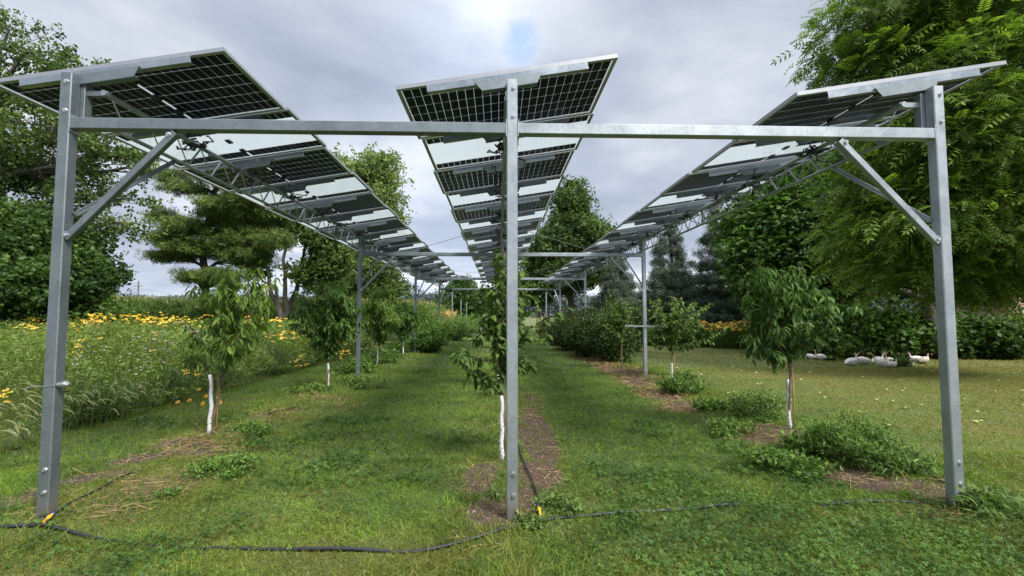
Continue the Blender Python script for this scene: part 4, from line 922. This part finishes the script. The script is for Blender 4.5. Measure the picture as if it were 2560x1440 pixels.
# black eyed susans by the lawn edge
r0 = gnd(500, 1010); root = empty('black_eyed_susans', (r0[0], r0[1], 0)); tag(root, 'small clump of orange yellow daisies at the meadow edge by the front left peach tree', 'flowers')
for i, (px, py, hh) in enumerate([(443, 1010, .14), (472, 1008, .16), (506, 1014, .14), (495, 988, .24), (527, 985, .26), (514, 1002, .2), (545, 1005, .2), (520, 970, .32), (549, 1012, .14)]):
    p = gnd(px, py + 12); p = np.array([p[0], p[1], 0]); V = FL[0] * .05 @ np.array(Matrix.Rotation(R(38 + 10 * (i % 3)), 3, 'X')).T + (p - [r0[0], r0[1], 0]) + [0, 0, hh]
    f = mesh_obj('flower', V, FL[1], OP, root); V = CN[0] * .05 @ np.array(Matrix.Rotation(R(38 + 10 * (i % 3)), 3, 'X')).T + (p - [r0[0], r0[1], 0]) + [0, 0, hh]
    mesh_obj('flower_centre', V, CN[1], CP, f)
m = MB()
for i in range(40):
    a = np.array([rng.uniform(-.45, .35), rng.uniform(-.3, .3), 0]); limb(m, a, a + [rng.normal() * .05, rng.normal() * .05, rng.uniform(.1, .3)], .003, .002, .1, 3, 4)
m.build('stems', foliage('stem_green', (.03, .06, .015), (.08, .14, .03)), root)
# foxtail grass heads arching over the edge
FOX = foliage('foxtail', (.13, .15, .05), (.34, .33, .16), trans=.4)
m = MB(); rng = np.random.default_rng(5)
for i in range(110):
    if i < 75: y = rng.uniform(5.6, 9.4); x = -7.0 - rng.uniform(-.1, .8) + .1
    else: y = rng.uniform(6.2, 8.5); x = -7.4 - rng.uniform(0, 1.2)
    if x < -1.1 * y - .3: continue
    z0 = .15 + rng.random() * .38 + max(0, (-7.3 - x)) * .25; a = rng.uniform(-.6, .6); l = rng.uniform(.09, .16); pts = []; rad = []
    hx_, hy_ = math.cos(a), math.sin(a)
    for q in range(9):
        t = q / 8; sx_ = t * .42; pts.append((x + hx_ * sx_, y + hy_ * sx_, z0 + .22 * math.sin(t * 2.3) - .08 * t))
        rad.append(.0015 if q < 5 else (.009 if q < 8 else .003))
    m.tube(pts, rad, 5)
o = m.build('foxtail_grass', FOX); me = o.data; a_ = me.attributes.new('var', 'FLOAT', 'POINT'); a_.data.foreach_set('value', rng.uniform(.2, 1, len(me.vertices)).astype(np.float32)); tag(o, 'pale arching foxtail seed heads along the meadow edge', 'grass', kind='stuff')

# ---------------------------------------------------------------- grass
GR = foliage('grass_blade', (.026, .066, .007), (.19, .31, .034), dryc=(.255, .22, .052), trans=.4)
def blade():
    v = [(-.5, 0, 0), (.5, 0, 0), (-.38, .5, .03), (.38, .5, .03), (0, 1, -.14)]
    return np.array(v), None
def grass(name, label, x, y, length, width, wild=.5, dry_add=0., keep_soil=.95, varb=0., mat=None, cat='grass'):
    sm, _ = soilmask(x, y); k = rng.random(len(x)) > sm * keep_soil; x, y = x[k], y[k]; length = length[k]; width = width[k]; n = len(x)
    tv = np.array([(-.5, 0, 0), (.5, 0, 0), (.36, .55, .0), (-.36, .55, .0), (0, 1, -.0), (0, 1, 0)]); tf = np.array([(0, 1, 2, 3), (3, 2, 4, 5)])
    D = rng.normal(size=(n, 3)) * [wild, wild, .15] + [0, 0, .75]; D[:, 2] = np.abs(D[:, 2])
    V, Fc = scat(tv, tf, np.stack([x, y, zgr(x, y) - .004], 1), frames(D, rng.normal(size=(n, 3))), np.stack([width, length, length], 1))
    V = V.reshape(n, 6, 3); V[:, 4:, 2] -= (length * .18)[:, None]; V[:, 4:, :2] += (D[:, :2] * length[:, None] * .15)[:, None, :]; V = V.reshape(-1, 3)
    dr = np.clip(dryness(x, y) + dry_add + rng.normal(size=n) * .13 + (rng.random(n) < .09) * .55, 0, 1)
    va = np.clip(.42 + varb + (fb(x, y, .55, 51) - .5) * 1.0 + (vnoise(x, y, .11, 57) - .5) * .35 + rng.normal(size=n) * .2, 0, 1)
    o = mesh_obj(name, V, Fc, mat or GR, None, var=np.repeat(va, 6), extra=np.repeat(dr, 6)); tag(o, label, cat, kind='stuff'); return o
def area(n, y0, y1, x0=-1.25, x1=1.28, pw=1.0):
    y = y0 + (y1 - y0) * rng.random(n) ** pw; x = rng.uniform(x0, x1, n) * (y + .4); k = (x > -7.4); return x[k], y[k]
rng = np.random.default_rng(42)
x, y = area(210000, 2.2, 6.5); ht = (.03 + .06 * vnoise(x, y, .4, 77)) * rng.uniform(.5, 1.5, len(x)); grass('lawn_grass', 'short grass and weeds carpeting the foreground', x, y, ht, np.full(len(x), .0058) * rng.uniform(.6, 1.7, len(x)), .75)
x, y = area(230000, 6.5, 17, pw=.9); ht = .07 * rng.uniform(.6, 1.3, len(x)); grass('lawn_grass', 'mown grass between the tree rows', x, y, ht * (1 - .3 * (x > 5.6)), np.full(len(x), .010) * rng.uniform(.6, 1.6, len(x)), .5, varb=.14)
x, y = area(120000, 16, 42, pw=.9); ht = .11 * rng.uniform(.6, 1.3, len(x)); grass('lawn_grass', 'distant lawn grass reaching the bushes', x, y, ht * (1 - .25 * (x > 5.6)), np.full(len(x), .024), .5, varb=.2)
# taller tufts on the strips
n = 26000; row = rng.choice([-4.45, 0, 4.5], n); y = 3.4 + 20 * rng.random(n) ** 1.5; x = row + rng.normal(size=n) * np.where(row == 0, .35, .62); k = vnoise(x, y, .35, 91) > .52; x, y = x[k], y[k]
grass('tall_grass', 'taller grass tufts growing along the tree strips', x, y, rng.uniform(.08, .22, len(x)), np.full(len(x), .006) * np.clip(y / 6, 1, 2.4), .45, .06, .35)
# clover and broadleaf cover
TRI = []
tvv, tff = [], []
for i in range(3):
    a = 2 * PI * i / 3; c, s = math.cos(a), math.sin(a); b = len(tvv)
    for (u_, w_, z_) in ((0, 0, 0), (.6, -.42, .12), (1, 0, .02), (.6, .42, .12)): tvv.append((u_ * c - w_ * s, u_ * s + w_ * c, z_))
    tff.append((b, b + 1, b + 2, b + 3))
TRI = (np.array(tvv), np.array(tff))
CLV = foliage('clover_leaf', (.018, .048, .009), (.105, .19, .032), trans=.3)
x, y = area(150000, 2.2, 9.0); d = fb(x, y, .8, 101); zone = np.clip((x - .2) / 1.5, 0, 1) * np.clip((6.5 - y) / 2.5, 0, 1) * .30 + .12 * np.exp(-((x + 2.8) / .8) ** 2)
sm, _ = soilmask(x, y); k = (d + .10 * rng.normal(size=len(x)) + zone > .72) & (rng.random(len(x)) > sm) & (x < 5.5); x, y = x[k], y[k]; n = len(x)
h = rng.uniform(.015, .065, n) * (1 + .5 * vnoise(x, y, .4, 102)); Nn = rng.normal(size=(n, 3)) * .42 + [0, 0, 1]; ax = np.cross(Nn, rng.normal(size=(n, 3)))
o = build_leaves('clover', TRI, np.stack([x, y, zgr(x, y) + h], 1), ax, Nn, rng.uniform(.011, .024, n) * np.clip(y / 4.5, 1, 2), np.clip(.45 + (fb(x, y, .5, 107) - .5) + rng.normal(size=n) * .17, 0, 1), CLV, None); tag(o, 'three lobed clover leaves thick among the foreground grass', 'clover', kind='stuff')
# straw mulch and litter
STR = foliage('straw', (.09, .05, .025), (.40, .27, .13), trans=.1)
xs_, ys_ = [], []
for (cx, cy, rx, ry, s_, sw) in PATCH:
    k = int(min(1400, 750 * rx * ry * 3.1 * (sw ** 1.7) * 1.2) + 40); a = rng.uniform(0, 2 * PI, k); r = np.sqrt(rng.random(k)) * 1.25; xs_.append(cx + rx * r * np.cos(a)); ys_.append(cy + ry * r * np.sin(a))
x, y = np.concatenate(xs_), np.concatenate(ys_); k = rng.random(len(x)) < .25 + vnoise(x, y, .25, 121); x, y = x[k], y[k]; n = len(x)
D = rng.normal(size=(n, 3)) * [1, 1, .16] + [0, 0, .1]
V, Fc = scat(np.array([(-.5, 0, 0), (.5, 0, 0), (.4, 1, 0), (-.4, 1, 0)]), np.array([(0, 1, 2, 3)]), np.stack([x, y, zgr(x, y) + rng.uniform(.004, .03, n)], 1), frames(D, rng.normal(size=(n, 3)) + [0, 0, 1]), np.stack([np.full(n, .004) * np.clip(y / 6, 1, 3), rng.uniform(.05, .2, n), np.ones(n)], 1))
o = mesh_obj('straw_mulch', V, Fc, STR, None, var=np.repeat(rng.random(n), 4)); tag(o, 'dry straw lying on the bare strips under the trees', 'straw', kind='stuff')
# clods and pebbles on soil
n = 5200; x = np.empty(0); y = np.empty(0)
x, y = area(90000, 3, 11); sm, _ = soilmask(x, y); k = sm > .75; x, y = x[k][:n], y[k][:n]; n = len(x)
ico = np.array([(1, 0, 0), (-1, 0, 0), (0, 1, 0), (0, -1, 0), (0, 0, .7), (0, 0, -.7)], float); icf = np.array([(0, 2, 4), (2, 1, 4), (1, 3, 4), (3, 0, 4), (2, 0, 5), (1, 2, 5), (3, 1, 5), (0, 3, 5)])
V, Fc = scat(ico, icf, np.stack([x, y, zgr(x, y)], 1), frames(rand_unit(n), rand_unit(n)), rng.uniform(.003, .014, n) ** 1.0)
SO = foliage('soil_clod', (.06, .04, .028), (.30, .24, .18), trans=0.0); o = mesh_obj('soil_clods', V, Fc, SO, None, var=np.repeat(rng.random(n) ** 3, 6)); tag(o, 'small clods and pebbles on the bare soil', 'soil', kind='stuff')
# fallen leaves on the lawn
n = 150; x, y = area(n, 8, 19, .35, 1.2); k = x > 5.2; x, y = x[k], y[k]; n = len(x)
o = build_leaves('fallen_leaves', LEAFW, np.stack([x, y, zgr(x, y) + .05], 1), rng.normal(size=(n, 3)) * [1, 1, .1], np.tile([0, 0, 1.], (n, 1)), rng.uniform(.05, .12, n), rng.random(n), foliage('fallen_leaf', (.35, .30, .05), (.62, .58, .30)), None); tag(o, 'pale yellow leaves fallen on the lawn', 'leaves', kind='stuff')

# ---------------------------------------------------------------- turkeys
FEA = simple('white_feather', (.66, .62, .55), .85, 0, 30, .28); HEAD = simple('pink_head_skin', (.55, .26, .24), .7); LEGM = simple('pale_leg', (.5, .35, .28), .7); FEAG = simple('cream_feather', (.42, .37, .28), .8, 0, 40, .2)
def turkey(label, px, py, rz, pose, s=1., mat=FEA):
    g = gnd(px, py); root = empty('turkey', (g[0], g[1], 0), rz); s *= .88; root.scale = (s, s, s); tag(root, label, 'turkey', 'turkeys by the hedge')
    zb = .36 if pose != 'rest' else .12
    m = MB()
    path = [(-.36, 0, zb - .05), (-.29, 0, zb - .03), (-.18, 0, zb), (-.05, 0, zb + .005), (.1, 0, zb + .03), (.19, 0, zb + .07), (.235, 0, zb + .13)]
    rad = [(.04, .008), (.075, .03), (.125, .12), (.15, .155), (.135, .145), (.08, .095), (.042, .045)]
    if pose == 'stand': path += [(.25, 0, zb + .22), (.26, 0, zb + .31), (.275, 0, zb + .35), (.30, 0, zb + .365), (.325, 0, zb + .362)]; rad += [.024, .020, .024, .026, .016]
    elif pose == 'rest': path += [(.24, 0, zb + .17), (.235, 0, zb + .22), (.25, 0, zb + .25), (.275, 0, zb + .26), (.30, 0, zb + .255)]; rad += [.024, .020, .024, .026, .016]
    else: path += [(.27, 0, zb + .10), (.31, 0, zb - .0), (.34, 0, zb - .12), (.36, 0, zb - .2), (.38, 0, zb - .23)]; rad += [.026, .022, .024, .026, .014]
    rad = [(r[1], r[0]) if isinstance(r, tuple) else r for r in rad]
    # x of the cross-section is world up here, y is sideways
    v0 = MB(); P = [Vector(p) for p in path]; n = 12
    for i, p in enumerate(P):
        d = (P[min(i + 1, len(P) - 1)] - P[max(i - 1, 0)]).normalized(); up = (Vector((0, 0, 1)) - d * d.z); up = up.normalized() if up.length > .2 else Vector((-1, 0, 0)); sd = d.cross(up).normalized()
        r = rad[i]; ru, rs = r if isinstance(r, tuple) else (r, r)
        for k in range(n):
            a = 2 * PI * k / n; v0.v.append(tuple(p + up * (ru * math.cos(a)) + sd * (rs * math.sin(a))))
    for i in range(len(P) - 1):
        for k in range(n): a = i * n + k; b = i * n + (k + 1) % n; v0.f.append((a, b, b + n, a + n))
    v0.f += [tuple(range(n - 1, -1, -1)), tuple(range((len(P) - 1) * n, len(P) * n))]
    v0.build('body', mat, root, smooth=True)
    for sg in (-1, 1):
        w_ = MB(); w_.tube([(.1, sg * .105, zb + .03), (0, sg * .13, zb + .03), (-.14, sg * .12, zb + .015), (-.30, sg * .06, zb + .02)], [(.03, .05), (.025, .085), (.02, .07), (.008, .02)], 8); w_.build('wing', mat, root, smooth=True)
    hp = Vector(path[-2]); m = MB(); m.tube([hp + Vector((-.035, 0, -.03)), hp + Vector((-.01, 0, -.0)), hp + Vector((.02, 0, .004)), hp + Vector((.055, 0, -.014))], [.021, .029, .022, .005], 8); m.tube([hp + Vector((.015, 0, -.015)), hp + Vector((.01, 0, -.06))], [.009, .006], 6); m.build('head', HEAD, root, smooth=True)
    if pose != 'rest':
        for sg in (-1, 1):
            m = MB(); m.tube([(-.02, sg * .06, zb - .07), (.0, sg * .06, zb - .2), (-.02, sg * .06, .01)], [.03, .012, .009], 6)
            for a in (-.5, 0, .5): m.tube([(-.02, sg * .06, .012), (-.02 + .07 * math.cos(a), sg * .06 + .07 * math.sin(a), .006)], [.008, .004], 5)
            m.build('leg', LEGM, root)
TK = [('left standing white turkey, head down, on the lawn before the hedge', 2028, 906, R(110), 'peck', .74, FEA), ('standing white turkey with head raised, right of the other standing one', 2052, 908, R(168), 'stand', .80, FEA),
      ('small white turkey partly in the shrub right of the standing pair', 2090, 897, R(200), 'rest', .62, FEA), ('white turkey lying left in the pair resting before the hedge', 2130, 912, R(15), 'rest', 1.1, FEA), ('white turkey lying right in the pair resting before the hedge', 2157, 909, R(170), 'rest', 1.1, FEA),
      ('white turkey lying at the back left of the resting group', 2196, 908, R(10), 'rest', 1.05, FEA), ('white turkey lying frontmost in the resting group', 2206, 916, R(165), 'rest', 1.1, FEA), ('cream turkey standing in shade behind the resting group', 2212, 897, R(30), 'stand', .8, FEAG),
      ('white turkey lying at the back right of the resting group', 2224, 909, R(200), 'rest', 1.0, FEA), ('white turkey lying low beside a weed right of the resting group', 2231, 917, R(5), 'rest', .8, FEA), ('white turkey lying alone with raised head by the low weed', 2276, 914, R(60), 'rest', .85, FEA),
      ('white turkey resting left in the pair nearest the right post', 2293, 906, R(150), 'rest', 1.05, FEA), ('greyish turkey resting right in the pair nearest the right post', 2312, 907, R(20), 'rest', 1.0, FEAG), ('turkey barely showing behind the front right peach tree crown', 2003, 897, R(90), 'stand', .8, FEA)]
for t in TK: turkey(*t)
g = gnd(2254, 915); bush('hedge_shrub', 'small bright weed among the resting turkeys', g[0], g[1], .35, .25, .42, 500, .1, M_LIGHT, seed=120, cat='weeds')
# netting
a, b = gnd(1793, 866), gnd(1990, 868); m = MB(); hN = .66
A, Bv = Vector(a), Vector(b); Bv.z = A.z = 0; nN = 44
for i in range(nN + 1):
    p = A.lerp(Bv, i / nN); m.tube([p, p + Vector((0, 0, hN))], .0022, 3, cap=False)
for j in range(10): z = hN * j / 9; m.tube([A + Vector((0, 0, z)), Bv + Vector((0, 0, z))], .0022, 3, cap=False)
f_ = empty('net_fence', A); tag(f_, 'low see through netting fence standing on the lawn before the yellow flowers', 'fence'); o = m.build('netting', BLACK, f_); o.location = -A
for t in (0, .5, 1): p = A.lerp(Bv, t); m = MB(); m.tube([p, p + Vector((0, 0, hN + .05))], .007, 6); o = m.build('post', BLACK, f_); o.location = -A
# distant things
print('objects', len(bpy.data.objects), 'polys', sum(len(m.polygons) for m in bpy.data.meshes))
